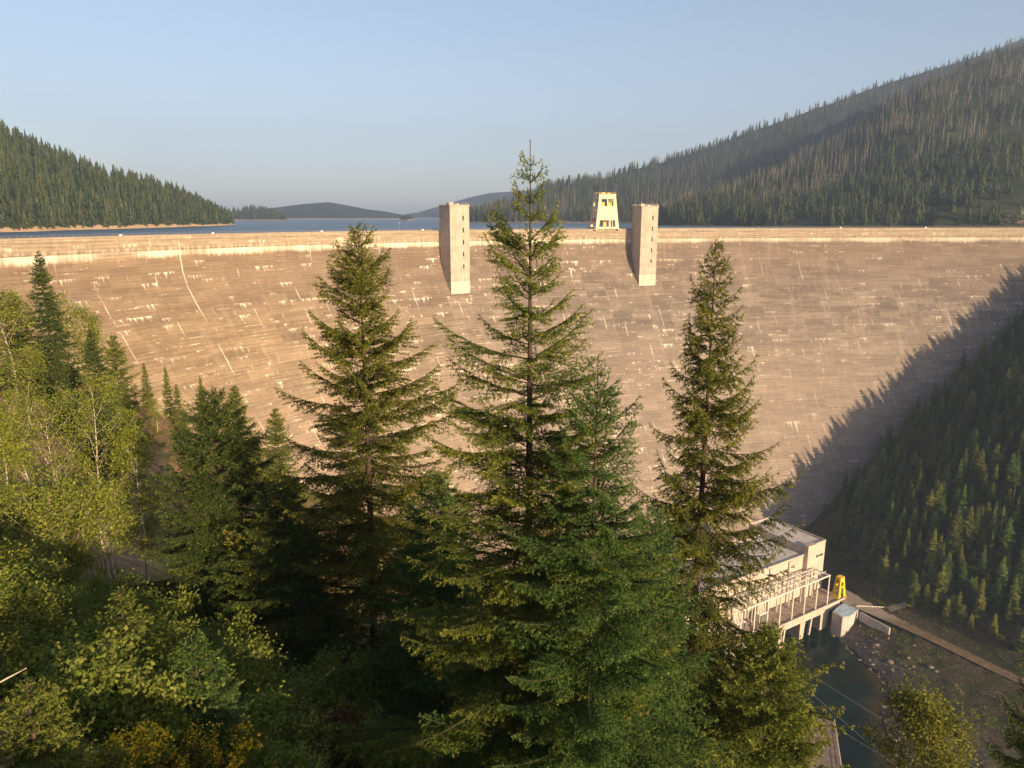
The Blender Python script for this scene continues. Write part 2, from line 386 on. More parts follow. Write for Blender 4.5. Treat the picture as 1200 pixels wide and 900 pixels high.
# ------------------------------------------------------------------ dam plan
SK = [-60,0,65,183,320,536,670,860]; TH = [68,68,60,42,23,6,1,-1]
S_ = np.arange(-60, 860.1, 1.0); th = np.radians(np.interp(S_, SK, TH))
AX = np.concatenate([[0], np.cumsum(np.cos((th[1:]+th[:-1])/2))]); AY = np.concatenate([[0], np.cumsum(np.sin((th[1:]+th[:-1])/2))])
AX += -54 - AX[298]; AY += 474 - AY[298]
def axis(s):
    T = np.radians(np.interp(s, SK, TH)); return np.interp(s, S_, AX), np.interp(s, S_, AY), T
def dam_pt(s, d, z):
    X, Y, T = axis(s); return np.stack(np.broadcast_arrays(X + d*np.sin(T), Y - d*np.cos(T), z), -1)
prof = [(-10,-70),(-10,-.02),(-9.5,-.02),(-9.5,-1.1),(-.45,-1.1),(-.45,0),(0,0),(0,-1.0),(0.12,-1.12),(0.12,-1.7),(0,-1.85),(0,-4),(0,-6.9),(-.5,-7.05),(-.5,-7.3),(-.22,-7.5),(-.22,-9),(-.2,-10.5),(0,-12),(.3,-14.5),(.8,-17),(1.6,-20),(3.3,-24),(6,-28),(8.8,-32),(12,-36)]
for zz in range(-40, -207, -6): prof.append((12 + .75*(-36 - zz), zz))
prof = np.array(prof, float)
ss = np.arange(-60, 860.1, 2.0); k = len(prof)
V = dam_pt(ss[:, None], prof[None, :, 0], prof[None, :, 1]).reshape(-1, 3)
i = np.arange(len(ss)-1)[:, None]*k; j = np.arange(k-1)[None]
Q = np.stack([i+j, i+j+1, i+k+j+1, i+k+j], -1).reshape(-1, 4)
uv = np.stack(np.broadcast_arrays(ss[:, None], prof[None, :, 1]), -1).reshape(-1, 2)
dam = empty('concrete_dam', (float(AX[298]), float(AY[298]), -200))
tag(dam, 'huge curved tan concrete dam streaked with white mineral stains', 'dam')
def child(name, me, root):
    o = link(name, me, root); o.location = -np.array(root.location); return o
child('dam_wall', mesh_np('dam_wall', V, Q, M['dam'], uv=uv), dam)
# railing on the upstream parapet
mb = MB()
for s in np.arange(-60, 860, 3.0):
    a = dam_pt(s, -9.7, -.02); mb.bar(a, a + [0,0,1.0], .09)
pts = dam_pt(np.arange(-60, 860.1, 6.0), -9.7, .95); mb.tube(pts, .05, 4)
pts = dam_pt(np.arange(-60, 860.1, 6.0), -9.7, .5); mb.tube(pts, .04, 4)
o = mb.build('handrail', M['rail'], dam); o.location = -np.array(dam.location)

# ------------------------------------------------------------------ lift towers on the downstream face
def tower(s, label, w=13.6, D=14.4, top=15.6, foot=-41.0):
    X, Y, T = axis(s)
    rt = empty('lift_tower', (float(X), float(Y), foot), float(T)); tag(rt, label, 'tower', 'lift towers on the dam')
    # local: x along the dam, -y downstream, z from the foot
    H = top - foot; fz = 9.5
    MB().box(-w/2, w/2, -D, -.02, fz, H - 1.0).build('shaft', M['tower'], rt, .12)
    MB().box(-w/2 - .02, w/2 + .02, -D - .02, -3, 0, fz - .01).build('base', M['tower_low'], rt, .1)
    MB().box(-w/2 - .25, w/2 + .25, -D - .25, .1, H - 1.0, H).build('roof_slab', M['tower'], rt, .08)
    for q in range(5):
        z0 = H - 9.5 - q * 7.4
        f = MB(); f.box(-.1 + 2.0, .9 + 2.0, -D - .06, -D + .3, z0, z0 + 2.9 - .25 * (q == 4))
        f.build('slot_window', M['dark_slot'], rt)
    m = MB()
    per = [(-w/2, -D), (w/2, -D), (w/2, 0), (-w/2, 0), (-w/2, -D)]
    for a, b in zip(per[:-1], per[1:]):
        n = 7
        for q in range(n):
            p = np.array([a[0]+(b[0]-a[0])*q/n, a[1]+(b[1]-a[1])*q/n, H]); m.bar(p, p + [0,0,1.1], .10)
        for hz in (.55, 1.1): m.bar((*a, H+hz), (*b, H+hz), .07)
    m.build('roof_railing', M['rail'], rt)
    MB().box(-3, 0, -6, -3, H, H + 1.6).build('roof_hatch', M['ph_wall'], rt); MB().box(1.5, 3, -8, -6.5, H, H + .9).build('roof_vent', M['ph_wall'], rt)
    MB().bar((-5.6, -12, H), (-5.6, -12, H + 3.2), .14).build('aerial', M['rail'], rt)
    return rt
tower(254.5, 'left of the two pale concrete towers on the dam, farther from the yellow crane')
tower(398.5, 'right of the two pale concrete towers on the dam, beside the yellow crane', 12.8)

# ------------------------------------------------------------------ gantry crane on the crest
def gantry():
    X, Y, T = axis(372.5); n = -4.8
    X2, Y2 = X + n*math.sin(T), Y - n*math.cos(T)
    rt = empty('gantry_crane', (float(X2), float(Y2), -1.1), float(T)); tag(rt, 'cream yellow gantry crane with tapering legs standing on the dam crest', 'crane')
    H, b0, t0, d0, d1 = 24.6, 9.0, 6.3, 5.6, 4.6
    def corner(sx, sy, f):
        return np.array([sx*(b0+(t0-b0)*f), sy*(d0+(d1-d0)*f), 1.2 + (H-1.2)*f])
    def side(c0, c1, nrm, win, low, name):
        # plate between corner columns c0(f), c1(f) with a lower opening and a window opening
        m = MB(); nrm = np.array(nrm, float) * .45
        def pt(u, f): return c0(f)*(1-u) + c1(f)*u
        def cell(u0, u1, f0, f1):
            q = [pt(u0,f0), pt(u1,f0), pt(u1,f1), pt(u0,f1)]
            m.hexa([q[0], q[1], q[1]-nrm, q[0]-nrm, q[3], q[2], q[2]-nrm, q[3]-nrm])
        rows = [0, .055, low, .66, .87, 1.0]
        cell(0, 1, 0, rows[1]); 
        for a, b in ((0, .14), (.86, 1)): cell(a, b, rows[1], rows[2])
        cell(0, 1, rows[2], rows[3])
        if win:
            for a, b in ((0, .15), (.48, .53), (.87, 1)): cell(a, b, rows[3], rows[4])
        else: cell(0, 1, rows[3], rows[4])
        cell(0, 1, rows[4], 1)
        m.build(name, M['crane'], rt)
    side(lambda f: corner(-1,-1,f), lambda f: corner(1,-1,f), (0,-1,0), True, .25, 'end_frame')
    side(lambda f: corner(1,1,f), lambda f: corner(-1,1,f), (0,1,0), True, .25, 'end_frame')
    side(lambda f: corner(-1,1,f)+[0,-.5,0], lambda f: corner(-1,-1,f)+[0,.5,0], (-1,0,0), True, .30, 'side_frame')
    side(lambda f: corner(1,-1,f)+[0,.5,0], lambda f: corner(1,1,f)+[0,-.5,0], (1,0,0), True, .30, 'side_frame')
    MB().box(-t0-.35, t0+.35, -d1-.35, d1+.35, H+.02, H+.35).build('roof', M['crane'], rt, .05)
    MB().box(-6.4, 6.4, -4.4, 4.4, 1.2+(H-1.2)*.64, 1.2+(H-1.2)*.645+.2).build('machine_floor', M['crane_dk'], rt)
    m = MB().box(-1.4, 1.2, -1.4, 1.4, .2, 7.0).box(-.8, .8, -.8, .8, 7.0, 16.2); m.build('hoist_block', M['crane_dk'], rt)
    m = MB().box(-3.6, -.6, -2.4, 2.0, 16.6, 19.4).box(.6, 4.2, -2.8, .8, 16.6, 18.6); m.build('winch', M['crane_dk'], rt)
    for sx in (-1, 1):
        MB().box(sx*9.0-1.3, sx*9.0+1.3, -6.6, 6.6, .25, 1.18).build('crane_truck', M['crane_dk'], rt, .06)
    m = MB(); m.box(-8.6, -7.25, -3.6, 0, 13.2, 13.45)
    for y in (-3.5, -1.8, -.1): m.bar((-8.5, y, 13.4), (-8.5, y, 14.5), .1)
    m.bar((-8.5, -3.6, 14.5), (-8.5, 0, 14.5), .09); m.build('side_platform', M['crane_dk'], rt)
    m = MB()
    for a, b in (((-t0,-d1),(t0,-d1)),((t0,-d1),(t0,d1)),((t0,d1),(-t0,d1)),((-t0,d1),(-t0,-d1))):
        for q in range(6):
            p = np.array([a[0]+(b[0]-a[0])*q/6, a[1]+(b[1]-a[1])*q/6, H+.35]); m.bar(p, p+[0,0,1.0], .1)
        m.bar((*a, H+1.35), (*b, H+1.35), .09)
    m.box(-3.2, -.4, -1.5, 1.2, H+.36, H+1.5).box(1.2, 3.0, -2, 0, H+.36, H+1.1)
    m.build('roof_railing', M['crane_dk'], rt)
gantry()

# small white cabinets and lamp posts along the crest road
def cabinet(s, label):
    X, Y, T = axis(s); rt = empty('utility_cabinet', tuple(map(float, dam_pt(s, -.9, -1.1))), float(T)); tag(rt, label, 'cabinet', 'white cabinets along the crest')
    MB().box(-.55, .55, -.35, .35, .12, 1.75).build('cabinet_body', M['white'], rt, .04)
    MB().box(-.65, .65, -.42, .42, 1.75, 1.85).build('lid', M['white'], rt); MB().box(-.6, .6, -.4, .4, 0, .12).build('plinth', M['pier'], rt)
cabinet(55, 'small white cabinet on the dam crest nearest the left end of the dam')
cabinet(103, 'white cabinet on the dam crest in front of the wooded point of the left hill')
cabinet(168, 'white cabinet on the dam crest just left of the olive fir top')
cabinet(236, 'small white cabinet on the dam crest just left of the left concrete tower')
cabinet(558, 'white cabinet on the dam crest below the pale roadside clearing of the right hill')
cabinet(625, 'white cabinet on the dam crest nearest the right end of the dam')
def lamp(s, label):
    X, Y, T = axis(s); rt = empty('crest_lamp', tuple(map(float, dam_pt(s, -9.0, -1.1))), float(T)); tag(rt, label, 'lamp post', 'lamp posts on the crest')
    MB().tube([(0,0,0),(0,0,3),(0,0,6.0)], [.10,.08,.06], 6).build('post', M['rail'], rt)
    MB().box(-.3, .3, -.9, .1, 6.0, 6.18).build('lamp_head', M['white'], rt)
lamp(224, 'thin lamp post on the dam crest in front of the little island')

# ------------------------------------------------------------------ valley terrain
def sdist(P, line):
    """signed distance to a polyline, positive to its right; P (n,2)"""
    line = np.array(line, float); best = np.full(len(P), 1e9); sg = np.zeros(len(P))
    for a, b in zip(line[:-1], line[1:]):
        d = b - a; L = np.dot(d, d); t = np.clip(((P - a) @ d) / L, 0, 1)
        q = P - (a + t[:, None]*d); r = np.hypot(q[:, 0], q[:, 1])
        c = q[:, 0]*d[1] - q[:, 1]*d[0]
        u = r < best - 1e-6; best = np.where(u, r, best); sg = np.where(u, np.sign(c), sg)
    return best * sg
# lines run upstream (from behind the camera up to the dam) so "right" is the right bank side in the picture
WLINE = [(90,-260),(105,-60),(122,80),(136,190),(148,240),(152,262),(163,281),(170,296),(166,312),(164,326),(163,334),(160,345),(150,430)]
RLINE = [(430,-260),(400,-40),(350,100),(290,215),(245,256),(217,277),(199,308),(188,326),(178,346),(176,360),(178,400),(184,445),(190,620)]  # out-of-view downstream end bent right to let sun reach the gate crane
LCTRL = np.array([
 (0,0,5.2),(-4,7,1.5),(-5.5,10,.1),(0,2.5,3.6),(2,8,-.6),(8,8,-3),(0,17,-8),(-10,16,-2.2),(12,18,-10),(-22,22,-1.0),(0,-20,4),(12,-40,-2),(-30,-20,13),(-60,-45,22),(20,-6,-4),(8,-6,1),(14,-14,-2),(10,-22,0),(6,-2,2.2),(3,-5,4.0),(35,0,-9),(60,-20,-24),(60,-90,-20),(30,-90,0),  # unseen ground behind and right of the camera shaped low to let sunlight in
 (-14,30,-9.5),(0,32,-19),(15,34,-25),(-36,54,-15),(-30,62,-20),(-44,92,-21.5),(-40,100,-27),(-62,118,-22),(-56,70,-10),(-75,90,-9),(-20,75,-36),(-32,110,-38),(0,60,-44),
 (-92,150,-30),(-84,165,-40),(-70,150,-42),(-110,150,-18),(-140,160,5),(-130,200,-30),(-112,215,-48),(-160,240,-32),(-172,290,-58),(-150,308,-85),(-108,318,-128),(-60,250,-95),(-30,330,-178),(-200,230,-8),(-215,262,-20),
 (-100,60,14),(-150,90,35),(-220,150,50),(-300,200,60),(-260,250,30),(-260,300,15),(-320,320,40),
 (30,110,-75),(55,60,-70),(60,200,-135),(40,280,-170),(20,200,-110),(85,120,-135),(90,230,-172),(100,210,-170),(100,160,-165),(115,270,-193),(112,300,-197),(70,330,-197),(120,200,-196),(112,100,-192),(85,20,-120),(80,-60,-105),
 (200,300,-290),(260,180,-330),(200,60,-280),(180,-80,-240),(250,420,-300),(120,420,-215),(40,400,-215),(330,300,-360)], float)
def tps_fit(C):
    P = C[:, :2] / 100.0; n = len(P)
    r2 = ((P[:, None] - P[None])**2).sum(-1); K = np.where(r2 > 0, .5*r2*np.log(np.maximum(r2, 1e-12)), 0)
    A = np.zeros((n+3, n+3)); A[:n, :n] = K + np.eye(n)*1e-3; A[:n, n] = 1; A[:n, n+1:] = P; A[n, :n] = 1; A[n+1:, :n] = P.T
    return np.linalg.solve(A, np.concatenate([C[:, 2], [0,0,0]])), P
TW, TP = tps_fit(LCTRL)
def zleft(Q):
    out = np.empty(len(Q))
    for a in range(0, len(Q), 20000):
        q = Q[a:a+20000] / 100.0
        r2 = ((q[:, None] - TP[None])**2).sum(-1); K = np.where(r2 > 0, .5*r2*np.log(np.maximum(r2, 1e-12)), 0)
        out[a:a+20000] = K @ TW[:-3] + TW[-3] + q @ TW[-2:]
    return out
def ground(Q):
    Q = np.asarray(Q, float).reshape(-1, 2)
    zl = zleft(Q)
    zl = zl + fbm(Q[:,0]/14, Q[:,1]/14, 4) * 2.2 * np.clip(np.hypot(Q[:,0], Q[:,1])/60, .08, 1)
    dW, dR = sdist(Q, WLINE), sdist(Q, RLINE)
    f = np.clip(dW / np.maximum(dW - dR, 1e-3), 0, 1)
    bank = -196.4 + 12.0 * np.where(dW > 0, f**.75, 0) + np.minimum(dW, 0) * .45
    hill = -184.3 + np.minimum(np.maximum(dR - 3.5, 0), 125) * .64 + np.maximum(dR - 128.5, 0) * .62
    zr = np.where(dR > -3.5, np.where(dR < 3.5, -184.3, hill), np.minimum(bank, -184.35))
    amp = np.where(np.abs(dR) < 6, .02, np.where(dR > 0, np.clip((dR-6)/30, 0, 1)*5.0, 1.0 * np.clip(-dR/8-.6, 0, 1)))
    zr = zr + fbm(Q[:,0]/18 + 40, Q[:,1]/18, 5) * amp + np.where(dR < -5, fbm(Q[:,0]/2.5, Q[:,1]/2.5, 3)*.9*np.clip(dW/5, 0, 1), 0)
    z = np.maximum(np.maximum(zl, zr), -204)
    # nothing above the dam crest line on the lake side
    da = -sdist(Q, np.stack([AX[::10], AY[::10]], 1))          # positive upstream (left of the axis)
    z = np.where((da > 3) & (Q[:, 0] > -300) & (Q[:, 0] < 520), np.minimum(z, -12 - da*.3), z)
    return z
gx = np.arange(-330, 660.1, 3.0); gy = np.arange(-260, 640.1, 3.0)
# finer columns near the viewpoint
gx = np.unique(np.concatenate([gx, np.arange(-36, 36, 1.0)])); gy = np.unique(np.concatenate([gy, np.arange(0, 60, 1.0)]))
GX, GY = np.meshgrid(gx, gy); Qg = np.stack([GX.ravel(), GY.ravel()], 1); GZ = ground(Qg)
nx = len(gx); i = np.arange(len(gy)-1)[:, None]*nx; j = np.arange(nx-1)[None]
Q = np.stack([i+j, i+j+1, i+nx+j+1, i+nx+j], -1).reshape(-1, 4)
o = link('valley_terrain', mesh_np('valley_terrain', np.column_stack([Qg, GZ]), Q, M['ground'], smooth=True)); tag(o, kind='structure')

# river
rx = np.arange(-40, 215, 3.0); ry = np.arange(-255, 420, 3.0); RX, RY = np.meshgrid(rx, ry); Qr = np.stack([RX.ravel(), RY.ravel()], 1)
n = len(rx); i = np.arange(len(ry)-1)[:, None]*n; j = np.arange(n-1)[None]
me = mesh_np('river', np.column_stack([Qr, np.full(len(Qr), -196.0)]), np.stack([i+j, i+j+1, i+n+j+1, i+n+j], -1).reshape(-1, 4), M['river'])
a = me.attributes.new('shallow', 'FLOAT', 'POINT'); dw = -sdist(Qr, WLINE)
a.data.foreach_set('value', (np.clip(1.05 - dw/26, 0, 1) * np.clip(1 - (Qr[:,1]-300)/30, 0, 1) * np.clip((Qr[:,1]-215)/30, .25, 1)).astype(np.float32))
tag(link('river', me), kind='structure')

# lake behind the dam, and the wide ground under everything out to the horizon
edge = [tuple(map(float, dam_pt(s, -9.9, -4.2))) for s in range(-60, 861, 10)]
LV = edge + [(1600,560,-4.2),(4200,900,-4.2),(4200,9500,-4.2),(-4200,9500,-4.2),(-4200,235,-4.2),(-1000,235,-4.2)]
me = bpy.data.meshes.new('lake'); me.from_pydata(LV, [], [tuple(range(len(LV)))]); me.materials.append(M['lake'])
tag(link('lake', me), kind='structure')

# ------------------------------------------------------------------ hills round the lake
class Hill:
    def __init__(s, name, base, ridge, mat, rough=8.0, back=.6, bow=.92, ncol=180, nrow=46, kind='structure', fs=60.0):
        base = np.array(base, float); ridge = np.array(ridge, float)
        def res(A, n):
            t = np.linspace(0, 1, len(A)); u = np.linspace(0, 1, n); return np.stack([np.interp(u, t, A[:, c]) for c in range(A.shape[1])], 1)
        s.b = res(base, ncol); s.r = res(ridge, ncol); s.rough = rough; s.bow = bow; s.fs = fs
        u = np.linspace(0, ncol-1, ncol); t = np.concatenate([np.linspace(0, 1, nrow), 1 + np.linspace(.06, back, 10)])
        U, T_ = np.meshgrid(u, t, indexing='ij'); V = s.at(U.ravel(), T_.ravel())
        n = len(t); i = np.arange(ncol-1)[:, None]*n; j = np.arange(n-1)[None]
        s.obj = link(name, mesh_np(name, V, np.stack([i+j, i+n+j, i+n+j+1, i+j+1], -1).reshape(-1, 4), mat, smooth=True)); tag(s.obj, kind=kind)
    def at(s, u, t):
        i = np.clip(u.astype(int), 0, len(s.b)-2); f = (u - i)[:, None]
        b = s.b[i]*(1-f) + s.b[i+1]*f; r = s.r[i]*(1-f) + s.r[i+1]*f
        xy = b[:, :2] + (r[:, :2] - b[:, :2]) * t[:, None]
        z = -9 + (r[:, 2] + 9) * np.where(t <= 1, np.abs(t)**s.bow, 1 - (t - 1)**1.3 * 1.1)
        w = np.clip(t*4, 0, 1) * np.clip(np.abs(1 - t)*3 + .25, 0, 1)
        z = z + fbm(xy[:, 0]/s.fs, xy[:, 1]/s.fs, 5) * s.rough * w
        return np.column_stack([xy, z])
def bp(px, Y):                              # shore point on the bearing of a picture column
    return ((px - 600)/866.0 * (Y*cp + 13*sp), Y)
def rp(px, py, Y): return tuple(at_y(px, py, Y))
hillL = Hill('left_hill', [bp(-620,470), bp(-330,480), bp(-160,520), bp(-60,560), bp(0,615), bp(40,640), bp(70,690), bp(135,770), bp(200,890), bp(245,990), bp(272,1065), bp(276,1130)],
             [rp(-620,-20,1000), rp(-330,20,950), rp(-160,82,900), rp(-60,122,900), rp(0,156,900), rp(55,183,905), rp(105,203,915), rp(150,216,930), rp(180,222,960), rp(215,234,1000), rp(250,251,1060), rp(276,262,1150)], M['hill_l'], 9)
hillR2 = Hill('burnt_far_ridge', [bp(520,1560), bp(560,1420), bp(610,1360), bp(670,1340), bp(740,1300), bp(820,1250), bp(920,1200), bp(1060,1150), bp(1240,1150)],
             [rp(520,258,1650), rp(552,252,1700), rp(602,237,1800), rp(640,222,1950), rp(700,212,2150), rp(790,186,2400), rp(870,160,2500), rp(960,126,2600), rp(1040,98,2700), rp(1240,40,2700)], M['hill_r2'], 34, fs=190.0)
hillR = Hill('right_hill', [bp(745,1130), bp(800,1010), bp(880,920), bp(980,850), bp(1080,810), bp(1200,770), bp(1400,740), bp(1700,740)],
             [rp(745,262,1160), rp(800,244,1150), rp(850,226,1200), rp(905,206,1260), rp(955,180,1330), rp(1000,152,1400), rp(1045,118,1450), rp(1100,92,1500), rp(1160,70,1550), rp(1210,52,1600), rp(1400,-40,1650), rp(1700,-150,1700)], M['hill_r'], 24, fs=120.0)
hillFR = Hill('far_right_ridge', [bp(980,2600), bp(1300,2600)], [rp(980,125,3600), rp(1040,100,3600), rp(1110,80,3600), rp(1200,46,3600), rp(1300,2,3600)], M['hill_f'], 25, fs=260.)
hillP = Hill('wooded_peninsula', [bp(240,2150), bp(300,2100), bp(322,2100), bp(336,2150)], [rp(240,250,2350), rp(285,247,2350), rp(305,246,2330), rp(322,250,2300), rp(336,257.5,2260)], M['hill_f'], 4)
Hill('far_hill', [bp(300,3100), bp(330,3000), bp(400,2950), bp(450,3000), bp(486,3050)],
     [rp(300,246,3700), rp(330,243,3700), rp(358,239,3700), rp(385,237,3700), rp(410,241,3700), rp(432,246,3700), rp(455,249,3700), rp(478,254,3650), rp(486,258,3600)], M['hill_f'], 22, fs=300.)
Hill('far_hill', [bp(440,4700), bp(520,4300), bp(600,4000), bp(700,3800)],
     [rp(440,256,5400), rp(490,249,5400), rp(520,240,5400), rp(548,232,5400), rp(575,226,5400), rp(605,224,5400), rp(650,222,5400), rp(700,224,5300)], M['hill_f'], 30, fs=400.)
hillI = Hill('small_island', [bp(469,2330), bp(477,2280), bp(486,2330)], [rp(469,257,2345), rp(474,254,2345), rp(477,253,2345), rp(481,255,2345), rp(486,257.5,2345)], M['hill_f'], 2, back=1.0)

# ------------------------------------------------------------------ powerhouse at the toe
PO = np.array([161.6, 341.6]); PA = R(32)
def pw(x, y, z=0.0):
    c, s = math.cos(PA), math.sin(PA); return (PO[0] + x*c - y*s, PO[1] + x*s + y*c, z)
ph = empty('powerhouse', (PO[0], PO[1], -184), PA)
tag(ph, 'long pale concrete powerhouse with flat roofs at the foot of the dam', 'power station')
MB().box(-190, -4.6, 14, 42, -16, 22.6).build('main_hall', M['ph_wall'], ph, .1)
MB().box(-190, -4.7, 14.4, 41.6, 22.62, 22.8).build('hall_roof', M['ph_roof'], ph)
m = MB()
for x0, x1, y0, y1 in ((-190, -4.7, 13.6, 14.35), (-190, -4.7, 41.65, 42.3)): m.box(x0, x1, y0, y1, 22.61, 23.5)
m.build('roof_parapet', M['ph_wall'], ph)
MB().box(-4.5, 12.8, 14.2, 50, -16, 26.0).build('service_bay', M['ph_wall'], ph, .1)
MB().box(-4.1, 12.4, 14.8, 49.6, 26.02, 26.15).build('bay_roof', M['ph_roof'], ph)
m = MB()
for x0, x1, y0, y1 in ((-4.6, 12.9, 14.1, 14.75), (-4.6, 12.9, 49.65, 50.1), (-4.6, -4.12, 14.76, 49.6), (12.42, 12.9, 14.76, 49.6)): m.box(x0, x1, y0, y1, 26.01, 27.0)
m.build('bay_parapet', M['ph_wall'], ph)
MB().box(-5.2, 1.6, 11.4, 14.05, -2, 28.6).build('stair_tower', M['ph_wall'], ph, .1)
for k in range(2):
    f = MB(); x0 = 5.2 + k*3.4; f.box(x0, x0+2.6, 14.08, 14.4, 18.6, 20.0); w = f.build('window', M['glass'], ph)
    for q in range(2): MB().box(x0+.80+q*.87, x0+.92+q*.87, 14.02, 14.075, 18.6, 20.0).build('window_bar', M['ph_wall'], w)
for k in range(12):
    x0 = -16 - k*14.5
    MB().box(x0-1, x0+1, 13.2, 13.98, 0, 22.4).build('pilaster', M['ph_wall'], ph, .06)
MB().box(3.2, 6.4, 13.9, 14.16, 0, 5.5).build('door', M['dark_slot'], ph)
MB().box(-190, 12.2, 0, 13.1, -2.4, 0).build('draft_tube_deck', M['deck'], ph, .06)
m = MB(); m.box(-190, 12.2, -.45, -.02, -3.0, .75); m.build('deck_kerb', M['ph_wall'], ph, .06)
m = MB()
for k in range(12): x0 = -7 - k*16; m.box(x0, x0+6.5 if k == 0 else x0+2.6, -.3, 13, -18, -3.02)
m.build('deck_piers', M['ph_wall'], ph, .06)
for x0 in (-13.5, -19, -34, -50): MB().bar((x0, .6, -2.5), (x0-2.0, .2, -15), 1.1).build('gate_guide', M['ph_wall'], ph)
MB().box(-190, 12, 12.2, 13.0, -18, -3.02).build('back_wall', M['dark_slot'], ph)  # near-black colour stands in for the shade in the openings under the deck

tk = empty('takeoff_frame', pw(-1, .8, -183.99), PA); tag(tk, 'open frame of white steel posts and beams on the powerhouse deck', 'steel frame')
H = 16.0; PXs = [-.3 - 9.2*k for k in range(8)]
for x in PXs:
    for y in (0, 9.0):
        MB().tube([(x,y,0),(x,y,H)], [.34,.30], 8).build('post', M['steel'], tk)
m = MB()
for y in (0, 9.0): m.bar((PXs[0]+.4, y, H+.3), (PXs[-1]-.4, y, H+.3), .55, .6)
for x in PXs: m.bar((x, .3, H+.3), (x, 8.7, H+.3), .45, .5)
m.build('top_beams', M['steel'], tk)
m = MB()
for y, z in ((3.0, H+.85), (6.0, H+.85)): m.tube([(PXs[0]+1, y, z), (PXs[-1]-1, y, z)], .16, 6)
for x in PXs[:-1]:
    for dx in (-2.5, -5.5): m.tube([(x+dx, -.2, H+1.0), (x+dx, 9.2, H+1.0)], .14, 6)
for x in PXs[1:]: m.bar((x, 9.0, H*.62), (x+4.6, 9.0, H), .22)
m.build('bus_bars', M['steel'], tk)
for x in PXs[:-1]:
    for dx in (-2.5, -5.5):
        for y in (2.0, 7.0): MB().tube([(x+dx,y,H-2.2),(x+dx,y,H+.9)], [.20,.14], 6).build('insulator', M['rail'], tk)
def transformer(x, label):
    rt = empty('transformer', pw(x, 8.6, -183.99), PA); tag(rt, label, 'transformer', 'transformers on the powerhouse deck')
    MB().box(-3, 3, -1.8, 1.8, .3, 4.6).build('tank', M['steel'], rt, .1)
    m = MB()
    for k in range(9): m.box(-2.7+k*.62, -2.4+k*.62, -2.7, -1.82, .6, 4.2)
    m.build('radiator', M['rail'], rt)
    for k in range(3): MB().tube([(-1.8+k*1.8,.3,4.6),(-1.8+k*1.8,.3,5.4),(-1.8+k*1.8,.3,6.6)], [.3,.22,.12], 8).build('bushing', M['steel'], rt)
transformer(-42, 'pale transformer on the powerhouse deck at the left end of the visible steel frame')
transformer(-58, 'pale transformer on the powerhouse deck, half hidden behind the right tall fir')
transformer(-76, 'pale transformer on the powerhouse deck, seen through gaps in the fir branches')

# D-shaped training pier right of the deck
mpt = [at_z(px, py, -184.3)[:2] for px, py in ((975.5,716.5),(987.5,723.5),(995,722.5),(1001.5,719),(1006,714.5),(1007,710.5),(1004,707.5),(998,705.8),(991,706),(984,708.5))]
pr = empty('river_pier', (float(np.mean([p[0] for p in mpt])), float(np.mean([p[1] for p in mpt])), -200)); tag(pr, 'rounded grey concrete pier with a bluish top beside the powerhouse deck', 'pier')
lp = [(p[0]-pr.location.x, p[1]-pr.location.y) for p in mpt]
MB().prism(lp, 0, 15.6).build('pier_body', M['pier'], pr, .08)
cx, cy = np.mean([p[0] for p in lp]), np.mean([p[1] for p in lp])
MB().prism([(cx+(p[0]-cx)*.93, cy+(p[1]-cy)*.93) for p in lp], 15.62, 15.8).build('pier_top', M['pier_top'], pr)

# yellow gate crane
def gate_crane():
    p = at_z(982.5, 699, -184); rt = empty('gate_crane', tuple(map(float, p)), PA); rt.scale = (.85, .85, .88); tag(rt, 'small bright yellow gantry with tapering legs on the road beside the powerhouse', 'crane')
    H = 12.0
    c = lambda sx, sy, f: np.array([sx*(3.6-1.7*f), sy*(2.4-.9*f), .5+H*f])
    for sy in (-1, 1):
        m = MB()
        for u0, u1, f0, f1 in ((0,.3,0,.5),(.7,1,0,.5),(0,1,.5,.58),(0,.28,.58,.78),(.72,1,.58,.78),(0,1,.78,1)):
            P_ = lambda u, f: c(-1,sy,f)*(1-u)+c(1,sy,f)*u
            q = [P_(u0,f0),P_(u1,f0),P_(u1,f1),P_(u0,f1)]; t = np.array([0,-sy*.35,0]); m.hexa([q[0],q[1],q[1]+t,q[0]+t,q[3],q[2],q[2]+t,q[3]+t])
        m.build('leg_frame', M['yellow'], rt)
    m = MB()
    for sx in (-1, 1):
        for f in (.03, .54, .95): m.bar(c(sx,-1,f)*[.93,.86,1], c(sx,1,f)*[.93,.86,1], .5, .7)
    m.build('cross_beams', M['yellow'], rt)
    MB().box(-2.0, 2.0, -1.7, 1.7, H+.52, H+.9).build('top_platform', M['yellow'], rt)
    for sx in (-1, 1): MB().box(sx*3.5-.6, sx*3.5+.6, -2.9, 2.9, 0, .5).build('wheel_truck', M['yellow'], rt, .05)
gate_crane()

# road along the right bank, retaining wall, guard rail, side track
def strip(name, pts, w, z, mat):
    P_ = np.array(pts, float)
    t = np.linspace(0, 1, len(P_)); u = np.linspace(0, 1, 90); C = np.stack([np.interp(u, t, P_[:, k]) for k in range(2)], 1)
    for _ in range(12): C[1:-1] = (C[:-2] + 2*C[1:-1] + C[2:])/4
    d = vnorm(np.gradient(C, axis=0)); nrm = np.stack([d[:,1], -d[:,0]], 1)
    w = np.interp(u, np.linspace(0, 1, len(w)), w)
    row = [C + nrm*(w*q)[:, None] for q in (-.5, -.17, .17, .5)]
    V = np.concatenate([np.column_stack([r, np.full(90, z) if np.isscalar(z) else z(r)]) for r in row]); n = 90
    Q = np.concatenate([np.stack([np.arange(n-1)+a*n, np.arange(n-1)+(a+1)*n, np.arange(1,n)+(a+1)*n, np.arange(1,n)+a*n], 1) for a in range(3)])
    tag(link(name, mesh_np(name, V, Q[:, ::-1], mat, smooth=True)), kind='structure')
